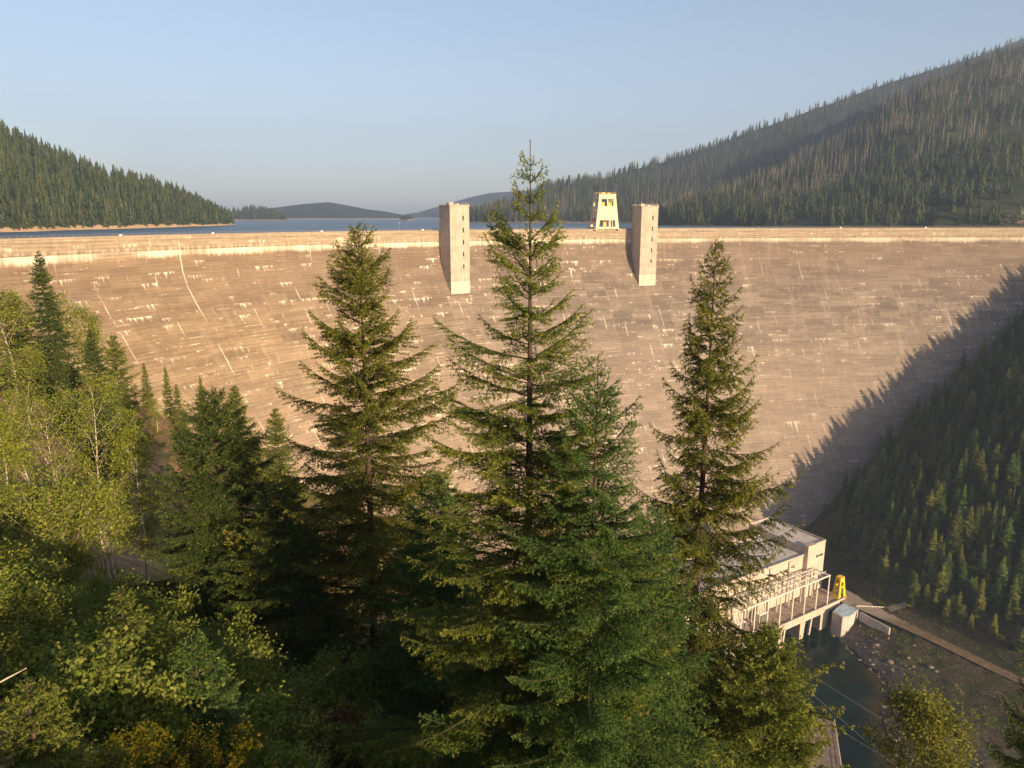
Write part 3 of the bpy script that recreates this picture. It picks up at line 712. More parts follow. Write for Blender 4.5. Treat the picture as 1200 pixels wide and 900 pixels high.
strip('bank_road', [(400,-40),(350,100),(290,215),(245,256),(217,277),(199,308),(187.5,326.5),(177,344),(169,356)], [6,6,6,6,6,6,8,12,15], -184.02, M['road'])
def on_ground(px, py, a=60, b=700):
    d = ray(px, py); t = np.linspace(a, b, 3000); P_ = np.array([0, 0, CZ]) + d*t[:, None]; k = np.argmax(P_[:, 2] < ground(P_[:, :2])); return P_[k]
strip('side_track', [on_ground(px, py)[:2] for px, py in ((1030,716),(1046,713),(1066,707.5),(1086,703),(1100,701))], [4,3.2,3,2.6,2.0], lambda r: ground(r) + .12, M['road'])
wl = [at_z(1008,717,-184.1)[:2], at_z(1020,724,-184.1)[:2], at_z(1034,731,-184.1)[:2], at_z(1043,736,-184.1)[:2]]
m = MB()
for a, b in zip(wl[:-1], wl[1:]): m.bar((*a, -187.2), (*b, -187.2), .8, 6.4)
o = m.build('retaining_wall', M['pier']); tag(o, 'grey concrete retaining wall under the road edge beside the rounded pier', 'wall')
gr = empty('guard_rail', (float(wl[0][0]), float(wl[0][1]), -184)); tag(gr, 'pale guard rail along the road beside the yellow gantry', 'guard rail')
g0 = [at_z(px, py, -184)[:2] - np.array(gr.location[:2]) for px, py in ((1004,711.5),(1018,712),(1034,713),(1038,713))]
m = MB(); [m.bar((*a, .75), (*b, .75), .12, .34) for a, b in zip(g0[:-1], g0[1:])]; m.build('rail', M['steel'], gr)
for a, b in zip(g0[:-1], g0[1:]):
    for q in range(4): p = a + (b-a)*q/4; MB().box(p[0]-.09, p[0]+.09, p[1]-.09, p[1]+.09, -.2, .9).build('post', M['steel'], gr)

# brown flat roof on the near bank
def flat_roof_building():
    c = [at_z(px, py, -164)[:2] for px, py in ((978,846),(936,838))]
    d = vnorm(np.array(c[1]) - np.array(c[0])); ang = math.atan2(-d[1], -d[0])
    rt = empty('flat_roof_building', (float(c[0][0]), float(c[0][1]), -176), ang); tag(rt, 'flat brown roof of a low building beside the dark river', 'building')
    MB().box(-30, -.3, -34, -.3, -22, 11.7).build('wall', M['ph_wall'], rt)
    MB().box(-30.3, 0, -34.3, 0, 11.7, 12.3).build('roof', M['brown_roof'], rt, .05)
    m = MB()
    m.bar((-.12, -34, 12.75), (-.12, 0, 12.75), .10)
    for q in range(9): m.bar((-.12, -34+q*4.2, 12.3), (-.12, -34+q*4.2, 13.3), .1)
    m.bar((-.12, -34, 13.3), (-.12, 0, 13.3), .10); m.build('roof_railing', M['steel'], rt)
flat_roof_building()

# conductors over the tailwater
for a, b, lb in (((896,760,-172),(1045,889,-150),'second of the thin cables over the dark river, counted from the brown roof'), ((905,758,-170),(1066,858,-150),'thin cable over the dark river farthest from the brown roof'),
                 ((912,803,-166),(1043,887,-148),'thin cable over the dark river nearest the brown roof')):
    A, B = at_z(*a), at_z(*b); d = B - A; A = A - d*.25; B = B + d*.5; t = np.linspace(0, 1, 40)
    P_ = A + (B-A)*t[:, None]; P_[:, 2] -= 4*1.6*t*(1-t)
    V, Q = tube_np(P_, np.full(40, .075), 5); tag(link('power_cable', mesh_np('power_cable', V, Q, M['cable'])), lb, 'cable', 'cables over the river')

# ------------------------------------------------------------------ needles, branches, trees
def needles(A, B, tip, nl, nw, nsp, r, spread=.85, flat=.0):
    ls = np.linalg.norm(B - A, axis=1); n = np.maximum(1, np.round(ls / nsp)).astype(int)
    idx = np.repeat(np.arange(len(A)), n); N = len(idx)
    t = r.random(N)[:, None]; base = A[idx]*(1-t) + B[idx]*t
    ax = vnorm(B - A)[idx]
    rad = vnorm(np.cross(ax, r.normal(size=(N, 3))))
    if flat: rad = vnorm(rad * [1, 1, 1 - flat])
    d = vnorm(ax*.55 + rad*spread)
    w = vnorm(np.cross(d, r.normal(size=(N, 3))))
    l = (nl*(.7 + .6*r.random(N)))[:, None]; ww = nw*.5
    tri = np.stack([base - w*ww, base + w*ww, base + d*l], 1)
    tint = np.clip(.10 + .45*r.random(N)**1.5 + tip[idx], 0, 1)
    return tri, tint
def branch_template(L, seed, bare=.12, sp=.11, tl=.5, maxl=.9, droop=.2, sag=.10, upturn=.12, nl=.035, nw=.011, nsp=.008, sub=.10, ang=55):
    r = np.random.default_rng(seed); A, B, T = [], [], []; wood = []
    def axis_pt(x):
        f = x / L; return np.array([x*(1-.04*f), wob*math.sin(f*3.1), -sag*L*math.sin(f*2.4)*.8 + upturn*L*f**3])
    wob = r.normal()*.05*L
    xs = np.linspace(0, L, 13); P = np.array([axis_pt(x) for x in xs])
    wood.append((P, np.linspace(.012 + .0085*L, .004, 13)))
    for a, b, x in zip(P[:-1], P[1:], xs[1:]):
        if x > bare*L: A.append(a); B.append(b); T.append(.55*max(0, (x/L - .8)/.2))
    x = bare*L; sd = 1
    while x < L - .04:
        p = axis_pt(x); sd = -sd; gap = r.random() < .08
        l = min(maxl, tl*(L - x)**.85 + .08) * (.6 + .6*r.random())
        if not gap and l > .03:
            an = R(ang + r.normal()*10); d = np.array([math.cos(an), sd*math.sin(an), -droop*(.3+r.random()) + .06*r.normal()]); d /= np.linalg.norm(d)
            ns = max(2, int(l/.12)); q = p.copy(); pts = [q.copy()]
            for k in range(ns):
                q = q + d*l/ns; d = vnorm(d + np.array([.05, 0, -droop*.22])); pts.append(q.copy())
            pts = np.array(pts)
            if l > .3: wood.append((pts, np.linspace(.006 + .004*l, .003, len(pts))))
            for k in range(ns): A.append(pts[k]); B.append(pts[k+1]); T.append(.5*(k == ns-1) + .12*(x/L > .75))
            if l > .2:
                y = .05; s2 = 1
                while y < l - .03:
                    s2 = -s2; f = y/l*ns; i0 = min(int(f), ns-1); b0 = pts[i0] + (pts[i0+1]-pts[i0])*(f-i0)
                    dd = vnorm(pts[i0+1]-pts[i0]); sdv = vnorm(np.cross([0,0,1.], dd))
                    l2 = min(.35, .5*(l - y) + .05)*(.6 + .6*r.random()); an2 = R(50 + r.normal()*10)
                    d2 = vnorm(dd*math.cos(an2) + s2*sdv*math.sin(an2) + np.array([0,0,-droop*.7*r.random()+.05*r.normal()]))
                    A.append(b0); B.append(b0 + d2*l2); T.append(.22*r.random() + .15*(y/l > .6))
                    y += sub*(.7 + .6*r.random())
        x += sp*(.6 + .8*r.random())
    tri, tint = needles(np.array(A), np.array(B), np.array(T), nl, nw, nsp, r)
    return dict(L=L, tri=tri, tint=tint, wood=wood)
SPECIES = {}
def species(key, lens, nvar, **kw):
    SPECIES[key] = [branch_template(L, hash((i, v, len(key))) % 9999, **kw) for i, L in enumerate(lens) for v in range(nvar)]
def frame(az, pitch, roll=0.0):
    x = np.array([math.cos(az)*math.cos(pitch), math.sin(az)*math.cos(pitch), math.sin(pitch)])
    y = np.array([-math.sin(az), math.cos(az), 0]); z = np.cross(x, y)
    y2 = y*math.cos(roll) + z*math.sin(roll); return np.stack([x, y2, np.cross(x, y2)], 1)
def fir_meshes(name, H, Rm, key, seed, leaf, bark, wsp=.42, per=5.5, p=.8, base_h=.04, pt=52, pb=-14, shape=.85, lean=0.0, thin=.0, rmax=None, leader=.7, wood=True, nl=.035, jit=.35, topboost=0.0, trunk_r=None, sector=None, lump=.0, tops=0.0):
    r = np.random.default_rng(seed); sp_ = SPECIES[key]; Ls = np.array([t['L'] for t in sp_])
    rb = trunk_r or (.04 + .0078*H)
    zz = np.linspace(0, H, 24); bend = np.column_stack([np.sin(zz/H*2.2)*lean, np.cos(zz/H*1.7)*lean*.5 - lean*.5, zz])
    bend[-8:, 0] += np.linspace(0, 1, 8)**2 * r.normal()*.05
    tv, tq = tube_np(bend, np.maximum(rb*(1 - zz/H)**.85, .008), 10)
    TV, TQ, nv = [tv], [tq], len(tv); TR, TT = [], []
    def cx(h): return np.array([np.interp(h, zz, bend[:, 0]), np.interp(h, zz, bend[:, 1]), h])
    # leader shoot and its little ring
    a = cx(H - leader); b = cx(H)
    tr, tt = needles(np.array([a, a*.5+b*.5]), np.array([a*.5+b*.5, b]), np.array([.3, .5]), nl, nl*.3, .007*max(1, nl/.035), r); TR.append(tr); TT.append(tt)
    h = H - leader*.55
    while h > base_h*H:
        f = (H - h)/H
        Rr = Rm*min(1, (f/.92)**p + topboost*math.exp(-f*14)) if f < .92 else Rm*(1 - (f-.92)*1.5)
        ts = math.exp(-f*f*15)*tops; n = max(3, int(round(per*(1 - .45*ts) + r.normal()*1.0))); az0 = r.random()*6.28
        for k in range(n):
            if r.random() < thin: continue
            hh = h + r.normal()*wsp*.18; az = az0 + 6.283*k/n + r.normal()*.22
            if sector is not None and f > sector[2] and abs((az - sector[0] + math.pi) % (2*math.pi) - math.pi) > sector[1]: continue
            L = max(.10, Rr*min(1.16, 1 + lump*2*float(vnoise(np.array([math.cos(az)*1.3 + 50 + seed]), np.array([math.sin(az)*1.3 + h*.55]))[0]))*min(1.2, 1 - jit + 2*jit*r.random()*.9 + .1*r.random()))
            pitch = R(pb + (pt - pb)*(1 - f)**2.0 + r.normal()*6)
            j = np.argsort(np.abs(np.log(Ls/L)))[:3]; t = sp_[r.choice(j[np.abs(np.log(Ls[j]/L)) < .6] if (np.abs(np.log(Ls[j]/L)) < .6).any() else j[:1])]
            s = L/t['L']; s_ = np.array([s, s if s < 1 else s**.8, s if s < 1 else s**.6])
            m = frame(az, pitch, r.normal()*.15); o = cx(min(max(hh, .1), H-.05))
            TR.append(((t['tri'].reshape(-1, 3)*s_) @ m.T + o).reshape(-1, 3, 3)); TT.append(np.clip(t['tint'] + r.normal()*.09 - .02, 0, 1))
            if wood:
                ws = t['wood'] if wood == 2 else t['wood'][:1]
                for P_, rr in ws:
                    v, q = tube_np((P_*s_) @ m.T + o, rr*max(s, .6)*.62, 4); TV.append(v); TQ.append(q + nv); nv += len(v)
        h -= wsp*(1 + .5*ts)*(.75 + .5*r.random())*(.65 + .5*min(1, f*3))
    tr = np.concatenate(TR).reshape(-1, 3); N = len(tr)//3
    crown = mesh_np(name + '_crown', tr, np.arange(N*3).reshape(-1, 3), leaf, tint=np.concatenate(TT))
    trunk = mesh_np(name + '_trunk', np.concatenate(TV), np.concatenate(TQ), bark, smooth=True)
    return trunk, crown, N
TOTAL = [0]
def gz(x, y): return float(ground([[x, y]])[0])
def plant(name, label, cat, top, mk, group=None, sink=.15, rz=0.0):
    """top = (px, py, Y) of the tree tip; mk(H) -> (trunk, crown, N)"""
    p = at_y(*top); z0 = gz(p[0], p[1]) - sink; H = p[2] - z0
    tr, cr, N = mk(H); TOTAL[0] += N
    rt = empty(name, (float(p[0]), float(p[1]), z0), rz); tag(rt, label, cat, group)
    link('trunk', tr, rt); link('crown', cr, rt)
    print(f'{name} H={H:.1f} base=({p[0]:.1f},{p[1]:.1f},{z0:.1f}) tris={N}')
    return rt

species('dg', [.25,.5,.9,1.4,2.1,3.0,4.0], 3, sp=.085, tl=.50, maxl=.95, droop=.26, sag=.06, upturn=.10, nl=.046, nw=.019, nsp=.0100, sub=.075)
species('ol', [.4,.8,1.4,2.2,3.2,4.4], 3, sp=.12, tl=.58, maxl=1.1, droop=.30, sag=.05, upturn=.12, nl=.075, nw=.036, nsp=.019, sub=.11)
species('dp', [.4,.8,1.4,2.2,3.2,4.4], 3, sp=.11, tl=.46, maxl=.85, droop=.70, sag=.12, upturn=.20, nl=.075, nw=.036, nsp=.018, sub=.10)
species('mid', [.5,1.0,1.8,2.8,4.0], 3, sp=.20, tl=.6, maxl=1.2, droop=.35, sag=.08, upturn=.10, nl=.16, nw=.085, nsp=.048, sub=.18)

plant('fir_tree', 'tallest conifer standing in the centre foreground with a sparse pointed top against the sky', 'fir tree', (616,164,17.0),
      lambda H: fir_meshes('tall_fir', H, 5.3, 'dg', 11, M['fir_a'], M['bark'], wsp=.36, per=6.6, p=.84, pt=56, pb=-14, base_h=.12, leader=1.0, wood=1, jit=.38, lean=.12, lump=.45, tops=1.0), sink=.3)
plant('fir_tree', 'young green conifer with a thin spiky leader just right of the tallest central conifer', 'fir tree', (701,418,15.0),
      lambda H: fir_meshes('young_fir', H, 4.3, 'dg', 12, M['fir_c'], M['bark'], wsp=.34, per=6.5, p=.76, pt=55, pb=-10, base_h=.12, leader=.7, wood=1, jit=.3, lump=.35, tops=.7), sink=.3)
plant('fir_tree', 'olive brown clumpy fir rising in front of the dam left of the tallest central conifer', 'fir tree', (413,262,32.0),
      lambda H: fir_meshes('olive_fir', H, 6.4, 'ol', 21, M['fir_b'], M['bark'], wsp=.52, per=6.6, p=.64, pt=46, pb=-8, base_h=.05, leader=.5, nl=.05, jit=.45, lean=.25, lump=.75, thin=.08), sink=.5)
plant('fir_tree', 'dark fir with flat drooping boughs and gaps standing before the powerhouse', 'fir tree', (834,282,30.0),
      lambda H: fir_meshes('drooping_fir', H, 6.4, 'dp', 31, M['fir_b'], M['bark'], lump=.6, wsp=.74, per=9.0, p=.74, pt=36, pb=-10, base_h=.05, leader=.5, nl=.06, jit=.45, lean=.2, thin=.06), sink=.5)
plant('fir_tree', 'dense fresh green young fir at the foot of the drooping fir, beside the river', 'fir tree', (902,735,23.0),
      lambda H: fir_meshes('bushy_fir', max(H, 8), 3.8, 'ol', 33, M['fir_a'], M['bark'], wsp=.40, per=7, p=.62, pt=50, pb=-8, base_h=.05, leader=.5, nl=.05, jit=.25), sink=.5)
plant('fir_tree', 'very dark dense fir left of the olive fir with its boughs reaching the shrubs', 'fir tree', (248,458,34.0),
      lambda H: fir_meshes('dark_fir', H, 5.6, 'ol', 41, M['fir_d'], M['bark'], wsp=.42, per=7.5, p=.62, pt=42, pb=-12, base_h=.03, leader=.5, nl=.05, jit=.25), sink=.5)
plant('fir_tree', 'shaded dark fir filling the gap between the olive fir and the dark dense fir', 'fir tree', (330,560,31.0),
      lambda H: fir_meshes('shaded_fir', H, 4.3, 'ol', 42, M['fir_d'], M['bark'], wsp=.5, per=6.5, p=.6, pt=40, pb=-12, base_h=.03, leader=.4, nl=.05, jit=.28), sink=.5)
plant('fir_tree', 'shaded fir half hidden between the olive fir and the tallest central conifer', 'fir tree', (512,560,25.0),
      lambda H: fir_meshes('shaded_fir', H, 4.2, 'ol', 43, M['fir_c'], M['bark'], wsp=.5, per=6.5, p=.6, pt=40, pb=-12, base_h=.03, leader=.4, nl=.05, jit=.28), sink=.5)
plant('fir_tree', 'dark fir lower down the slope seen between the young spiky fir and the drooping fir', 'fir tree', (765,600,24.0),
      lambda H: fir_meshes('shaded_fir', H, 4.2, 'ol', 44, M['fir_c'], M['bark'], wsp=.5, per=6.5, p=.6, pt=40, pb=-12, base_h=.03, leader=.4, nl=.05, jit=.28), sink=.5)
plant('fir_tree', 'small sunlit fir with yellow green tips among the birches', 'fir tree', (140,692,15.0),
      lambda H: fir_meshes('small_fir', H, 1.3, 'dg', 51, M['fir_a'], M['bark'], wsp=.28, per=6, p=.7, pt=50, pb=-5, base_h=.06, leader=.4, wood=2, jit=.25), sink=.2)
plant('fir_tree', 'rounded small dark green fir above the yellow flowers', 'fir tree', (226,745,13.0),
      lambda H: fir_meshes('small_fir', H, 1.25, 'dg', 52, M['fir_c'], M['bark'], wsp=.24, per=7, p=.6, pt=50, pb=0, base_h=.05, leader=.35, wood=2, jit=.22), sink=.2)
plant('fir_tree', 'pale green fir seedling in the bottom left corner beside the yellow flowers', 'fir tree', (30,800,8.5),
      lambda H: fir_meshes('seedling', H, .8, 'dg', 53, M['larch'], M['bark'], wsp=.15, per=5, p=.6, pt=50, pb=12, base_h=.1, leader=.2, wood=2, jit=.2), sink=.1)
plant('fir_tree', 'dark fir whose boughs reach in at the right edge above the yellow leaved tree', 'fir tree', (1235,770,30.0),
      lambda H: fir_meshes('edge_fir', H, 3.6, 'dp', 54, M['fir_d'], M['bark'], wsp=.5, per=6, p=.6, pt=40, pb=-10, base_h=.05, leader=.4, nl=.05, jit=.35), sink=.5)

# ------------------------------------------------------------------ broadleaf trees and shrubs
def leaf_quads(C, size, r):
    N = len(C); a = vnorm(r.normal(size=(N, 3)) + [0, 0, .4]); u = vnorm(np.cross(a, r.normal(size=(N, 3)))); v = np.cross(a, u)
    s = (size*(.6 + .8*r.random(N)))[:, None]
    return np.stack([C - u*s*.5, C + v*s*.32, C + u*s*.5, C - v*s*.32], 1)
def broadleaf(name, H, Rm, seed, leaf, bark, nleaf=9000, size=.10, stems=1, base_h=.35, tr=.10, spread=.30, upright=.7, clump=.26):
    r = np.random.default_rng(seed); TV, TQ, nv = [], [], 0; C, TT = [], []
    def tube(P, rad, n=6):
        nonlocal nv
        v, q = tube_np(np.array(P), np.array(rad), n); TV.append(v); TQ.append(q + nv); nv += len(v)
    tips = []
    for s in range(stems):
        a = r.random()*6.28; ln = (spread if stems > 1 else .06)*H*(.5 + .5*r.random()); z = np.linspace(0, 1, 10)
        hs = H*(1 if s == 0 else .7 + .28*r.random())
        P = np.column_stack([math.cos(a)*ln*z**1.3 + r.normal()*.02*H*np.sin(z*5), math.sin(a)*ln*z**1.3 + r.normal()*.02*H*np.sin(z*4), hs*z]) + [r.normal()*.15*(stems > 1), r.normal()*.15*(stems > 1), 0]
        tube(P, tr*(1 - z*.93)*(.8 if s else 1), 7)
        nb = int(16 + H*1.2)
        for k in range(nb):
            f = base_h + (1 - base_h)*(k + r.random())/nb; o = np.array([np.interp(f, z, P[:, c]) for c in range(3)])
            L = Rm*(.35 + .65*math.sin(min(1, (f - base_h)/(1 - base_h)*.85 + .15)*math.pi)**.7)*(.5 + .6*r.random())
            az = r.random()*6.28; el = R(20 + 45*upright*r.random() + 20*f)
            d = np.array([math.cos(az)*math.cos(el), math.sin(az)*math.cos(el), math.sin(el)]); q = np.linspace(0, 1, 5)[:, None]
            B = o + d*L*q + np.array([0, 0, .12*L])*q**2 + r.normal(size=(5, 3))*.03*L*q
            tube(B, (.004 + .007*L)*(1 - q[:, 0]*.8), 4)
            for m_ in range(int(4 + L*3)):
                t = .35 + .65*r.random(); b0 = o + d*L*t; l2 = L*(.15 + .25*r.random()); d2 = vnorm(d + r.normal(size=3)*.8)
                tips.append((b0 + d2*l2, f)); 
                if r.random() < .5: tube([b0, b0 + d2*l2*.5, b0 + d2*l2], [.008, .006, .003], 3)
            tips.append((B[-1], f))
    per = max(3, nleaf // len(tips))
    for p, f in tips:
        n = max(2, int(per*(.3 + 1.4*r.random()))); c = p + r.normal(size=(n, 3))*[clump, clump, clump*.8]*(.6 + .8*r.random())
        C.append(c); TT.append(np.clip(.12 + r.normal()*.14 + .5*r.random(n) + .10*f, 0, 1))
    q = leaf_quads(np.concatenate(C), size, r).reshape(-1, 3); N = len(q)//4
    crown = mesh_np(name + '_crown', q, np.arange(N*4).reshape(-1, 4), leaf, tint=np.concatenate(TT))
    trunk = mesh_np(name + '_trunk', np.concatenate(TV), np.concatenate(TQ), bark, smooth=True)
    return trunk, crown, N
for (tp, Rm, st, sd, lb) in (((107,462,46), 3.6, 1, 61, 'sunlit birch with a pale straight trunk and yellow green leaves on the left slope'),
                         ((44,478,44), 3.4, 2, 62, 'leafy birch left of the straight pale trunked birch, near the left edge'),
                         ((6,512,38), 2.6, 1, 63, 'birch cut by the left edge with a slim white trunk low down'),
                         ((72,600,31), 2.8, 3, 64, 'birch clump with three slanting white stems in front of the bare soil'),
                         ((24,604,36), 2.6, 2, 66, 'low leafy birch near the left edge below the slim white trunk'),
                         ((112,598,38), 2.6, 2, 67, 'bushy birch right of the clump with three slanting white stems'),
                         ((152,520,44), 2.8, 1, 65, 'light leaved birch beside the bare earth slope, right of the straight pale trunked birch')):
    plant('birch_tree', lb, 'birch tree', tp, lambda H: broadleaf('birch', H, Rm, sd, M['birch'], M['bark_pale'], nleaf=9000, size=.13, stems=st, base_h=.26 if st == 1 else .34, tr=.13, spread=.2, clump=.24), 'birches on the left slope')
plant('broadleaf_tree', 'yellowing broadleaf tree at the bottom right in front of the rocky river bank', 'tree', (1088,838,38),
      lambda H: broadleaf('yellow_tree', H, 3.2, 71, M['shrub_y'], M['bark_pale'], nleaf=14000, size=.17, stems=2, base_h=.4, spread=.12, clump=.36))

# left slope beyond: shared conifers and soft light trees, each standing on its own spot
def mk_mid(n, H, Rm, sd, mat, **kw): return fir_meshes(n, H, Rm, 'mid', sd, mat, M['bark'], nl=.10, **kw)
PROTO = {
 'spruce': [mk_mid('slope_spruce', 20, 3.4, 81+k, M['fir_d'], wsp=.55, per=7, p=.72, pt=40, pb=-18, leader=.7, jit=.3, base_h=.08) for k in range(2)],
 'fir': [mk_mid('slope_fir', 14, 2.9, 84+k, M['fir_a'], wsp=.5, per=7, p=.7, pt=45, pb=-10, leader=.6, jit=.3, base_h=.06) for k in range(2)],
 'larch': [mk_mid('slope_larch', 13, 2.9, 87+k, M['larch'], wsp=.5, per=6.5, p=.6, pt=48, pb=0, leader=.6, jit=.4, base_h=.08) for k in range(2)],
 'alder': [broadleaf('alder', 11, 3.0, 91+k, M['birch'], M['bark_pale'], nleaf=4600, size=.19, base_h=.2, clump=.34) for k in range(2)]}
PH = {'spruce': 20, 'fir': 14, 'larch': 13, 'alder': 11}
NAME = {'spruce': 'spruce_tree', 'fir': 'fir_tree', 'larch': 'larch_tree', 'alder': 'alder_tree'}
def slope_tree(kind, top, label, wide=1.0, var=None, group=None):
    p = at_y(*top); z0 = gz(p[0], p[1]) - .4; H = p[2] - z0; v = random.randrange(2) if var is None else var
    tr, cr, N = PROTO[kind][v]; s = H / PH[kind]
    rt = empty(NAME[kind], (float(p[0]), float(p[1]), z0), random.random()*6.28); w = max(s, .45)*wide if s < 1 else s**.7*wide
    rt.scale = (w, w, s); tag(rt, label, kind + ' tree', group); link('trunk', tr, rt); link('crown', cr, rt)
    print(kind, top, f'H={H:.1f}')
slope_tree('spruce', (44,292,92), 'tall pointed spruce on the left slope rising above its neighbours in front of the dam', 1.15, 0)
slope_tree('spruce', (104,384,72), 'dark spruce with drooping boughs on the left slope, right of the tall pointed spruce', 1.35, 1)
slope_tree('spruce', (66,410,78), 'dark spruce directly below the tall pointed spruce on the left slope', 1.2, 0)
slope_tree('larch', (132,392,88), 'soft green larch at the right rim of the left slope trees, above the bare earth', 1.2, 0)
slope_tree('larch', (14,342,95), 'light green larch at the left edge below the dam crest', 1.5, 1)
slope_tree('alder', (72,360,98), 'leafy alder behind the tall pointed spruce, against the dam', 1.2, 0)
slope_tree('alder', (100,368,100), 'leafy alder between the tall pointed spruce and the larch at the slope rim', 1.0, 1)
slope_tree('alder', (-6,350,80), 'alder cut by the left edge below the light green larch', 1.4, 1)
slope_tree('alder', (28,420,75), 'yellow green alder near the left edge above the birches', 1.5, 0)
slope_tree('fir', (168,424,118), 'small slender fir on the bare earth rim, in front of the dam', .8, 0)
slope_tree('fir', (193,428,125), 'slim young fir on the slope rim, second from the bare earth', .62, 1)
slope_tree('larch', (206,450,122), 'short larch leaning out from the slope rim next to the slim young fir', .8, 0)
slope_tree('fir', (234,440,130), 'narrow fir with a thin browning top against the dam', .6, 1)
slope_tree('larch', (274,452,120), 'broad light green larch standing out against the dam, left of the olive fir', 1.35, 1)
slope_tree('larch', (322,478,118), 'light green larch behind the olive fir boughs', 1.35, 0)
slope_tree('larch', (300,520,100), 'yellow green larch below the broad light green larch', 1.3, 1)
slope_tree('fir', (215,480,105), 'deep green fir below the slim fir of the slope rim', 1.0, 0)
slope_tree('larch', (345,560,85), 'pale larch glimpsed through the olive fir, near its trunk', 1.2, 0)
slope_tree('alder', (180,470,100), 'low alder bush tree on the edge of the bare earth slope', 1.0, 1)

# ------------------------------------------------------------------ shrubs in the foreground
def shrub_meshes(name, H, Rm, seed, leaf, nleaf, size, flower=None):
    r = np.random.default_rng(seed); TV, TQ, nv = [], [], 0; C, TT, FC = [], [], []
    ns = 26
    for k in range(ns):
        a = r.random()*6.28; ln = Rm*r.random()**.6; h = H*(.55 + .5*r.random())*(1 - .35*(ln/Rm)**2); t = np.linspace(0, 1, 6)
        P = np.column_stack([math.cos(a)*ln*t**.8, math.sin(a)*ln*t**.8, h*t]) + r.normal(size=(6, 3))*.03*t[:, None]
        v, q = tube_np(P, .010*(1 - t*.8), 4); TV.append(v); TQ.append(q + nv); nv += len(v)
        n = nleaf//ns; tt = r.random(n)**.6; c = np.column_stack([np.interp(tt, t, P[:, i]) for i in range(3)]) + r.normal(size=(n, 3))*[.13, .13, .08]*(Rm*.9)
        c[:, 2] = np.maximum(c[:, 2], .03); C.append(c); TT.append(np.clip(.1 + .5*r.random(n) + r.normal()*.12 + .2*tt, 0, 1))
        if flower is not None:
            m_ = r.integers(14, 46); FC.append(P[-1] + r.normal(size=(m_, 3))*[.06, .06, .10] + [0, 0, .03])
    q = leaf_quads(np.concatenate(C), size, r).reshape(-1, 3)
    out = [mesh_np(name + '_leaves', q, np.arange(len(q)).reshape(-1, 4), leaf, tint=np.concatenate(TT)), mesh_np(name + '_stems', np.concatenate(TV), np.concatenate(TQ), M['bark'])]
    if flower is not None:
        c = np.concatenate(FC); q = leaf_quads(c, flower, r).reshape(-1, 3)
        out.append(mesh_np(name + '_flowers', q, np.arange(len(q)).reshape(-1, 4), M['flower'], tint=r.random(len(c))))
    TOTAL[0] += nleaf; return out
def shrub(label, px, pyb, pyt, wpx, seed, mat, nleaf=3800, lpx=4.5, flower=None, name='shrub', group=None):
    p = on_ground(px, pyb, 3, 60); d = float(np.hypot(p[0], p[1])); m_px = p[1]*1.22/866
    H = float(max(.3, (pyb - pyt)*m_px*1.02)); Rm = wpx*m_px*.5
    me = shrub_meshes(name, H, Rm, seed, M[mat], nleaf, lpx*m_px, flower*m_px if flower else None)
    rt = empty(name, (float(p[0]), float(p[1]), float(p[2]) - .05), 0); tag(rt, label, name.replace('_', ' '), group)
    link('leaves', me[0], rt); link('stems', me[1], rt)
    if flower is not None: tag(link('flowers', me[2], rt), kind='stuff')
    print('shrub', px, pyb, 'dist', round(d, 1), 'H', round(H, 2), 'R', round(Rm, 2))
FB = 'yellow flowering bushes'
shrub('bush with a cluster of bright yellow blossoms beside the fir seedling', 168, 898, 846, 62, 101, 'shrub', 3000, 4, 4.2, 'flowering_bush', FB)
shrub('yellow flowering bush farthest right along the bottom edge', 270, 902, 852, 66, 102, 'shrub', 3000, 4, 4.4, 'flowering_bush', FB)
shrub('leafy bush with few yellow blossoms between the two bright yellow flowering bushes', 220, 902, 852, 66, 103, 'shrub_y', 3600, 4, 2.6, 'flowering_bush', FB)
shrub('yellow green shrub at the left edge above the fir seedling', 14, 815, 745, 90, 104, 'shrub_y', 4500, 4.5)
shrub('dark green shrub behind the fir seedling, under the birch stems', 78, 800, 735, 100, 105, 'shrub', 5000, 4.5)
shrub('straw coloured shrub between the small sunlit fir and the yellow blossoms', 112, 850, 800, 90, 106, 'shrub_y', 4000, 4.5)
shrub('green shrub right of the rounded small dark fir', 300, 868, 800, 100, 107, 'shrub', 5000, 4.5)
shrub('russet brown shrub at the foot of the olive fir', 382, 885, 828, 90, 108, 'shrub_r', 5000, 4.5)
shrub('bluish green shrub left of the sunlit lower boughs of the tallest conifer', 400, 850, 760, 110, 109, 'shrub', 6000, 4.5)
shrub('low green shrub at the bottom edge right of the yellow blossoms', 330, 925, 866, 90, 110, 'shrub', 4500, 4.5)
shrub('small russet shrub at the bottom edge left of the tallest conifer', 428, 915, 865, 80, 111, 'shrub_r', 3500, 4.5)
shrub('low grass green bush in the bottom left corner', 48, 925, 868, 90, 112, 'shrub', 3800, 4.5)
shrub('green shrub at the bottom edge under the tallest conifer', 480, 930, 870, 100, 113, 'shrub', 4500, 4.5)
shrub('low straw green bush at the bottom edge left of the yellow blossoms', 112, 925, 872, 80, 114, 'shrub_y', 3800, 4)
V, Q = tube_np(np.array([at_y(-12,806,8.6), at_y(8,795,8.7), at_y(31,783,8.8)]), np.array([.014,.012,.006]), 6); tag(link('dead_branch', mesh_np('dead_branch', V, Q, M['bark_pale'], smooth=True)), 'bare pale dead branch sticking in from the left edge above the seedling', 'branch')

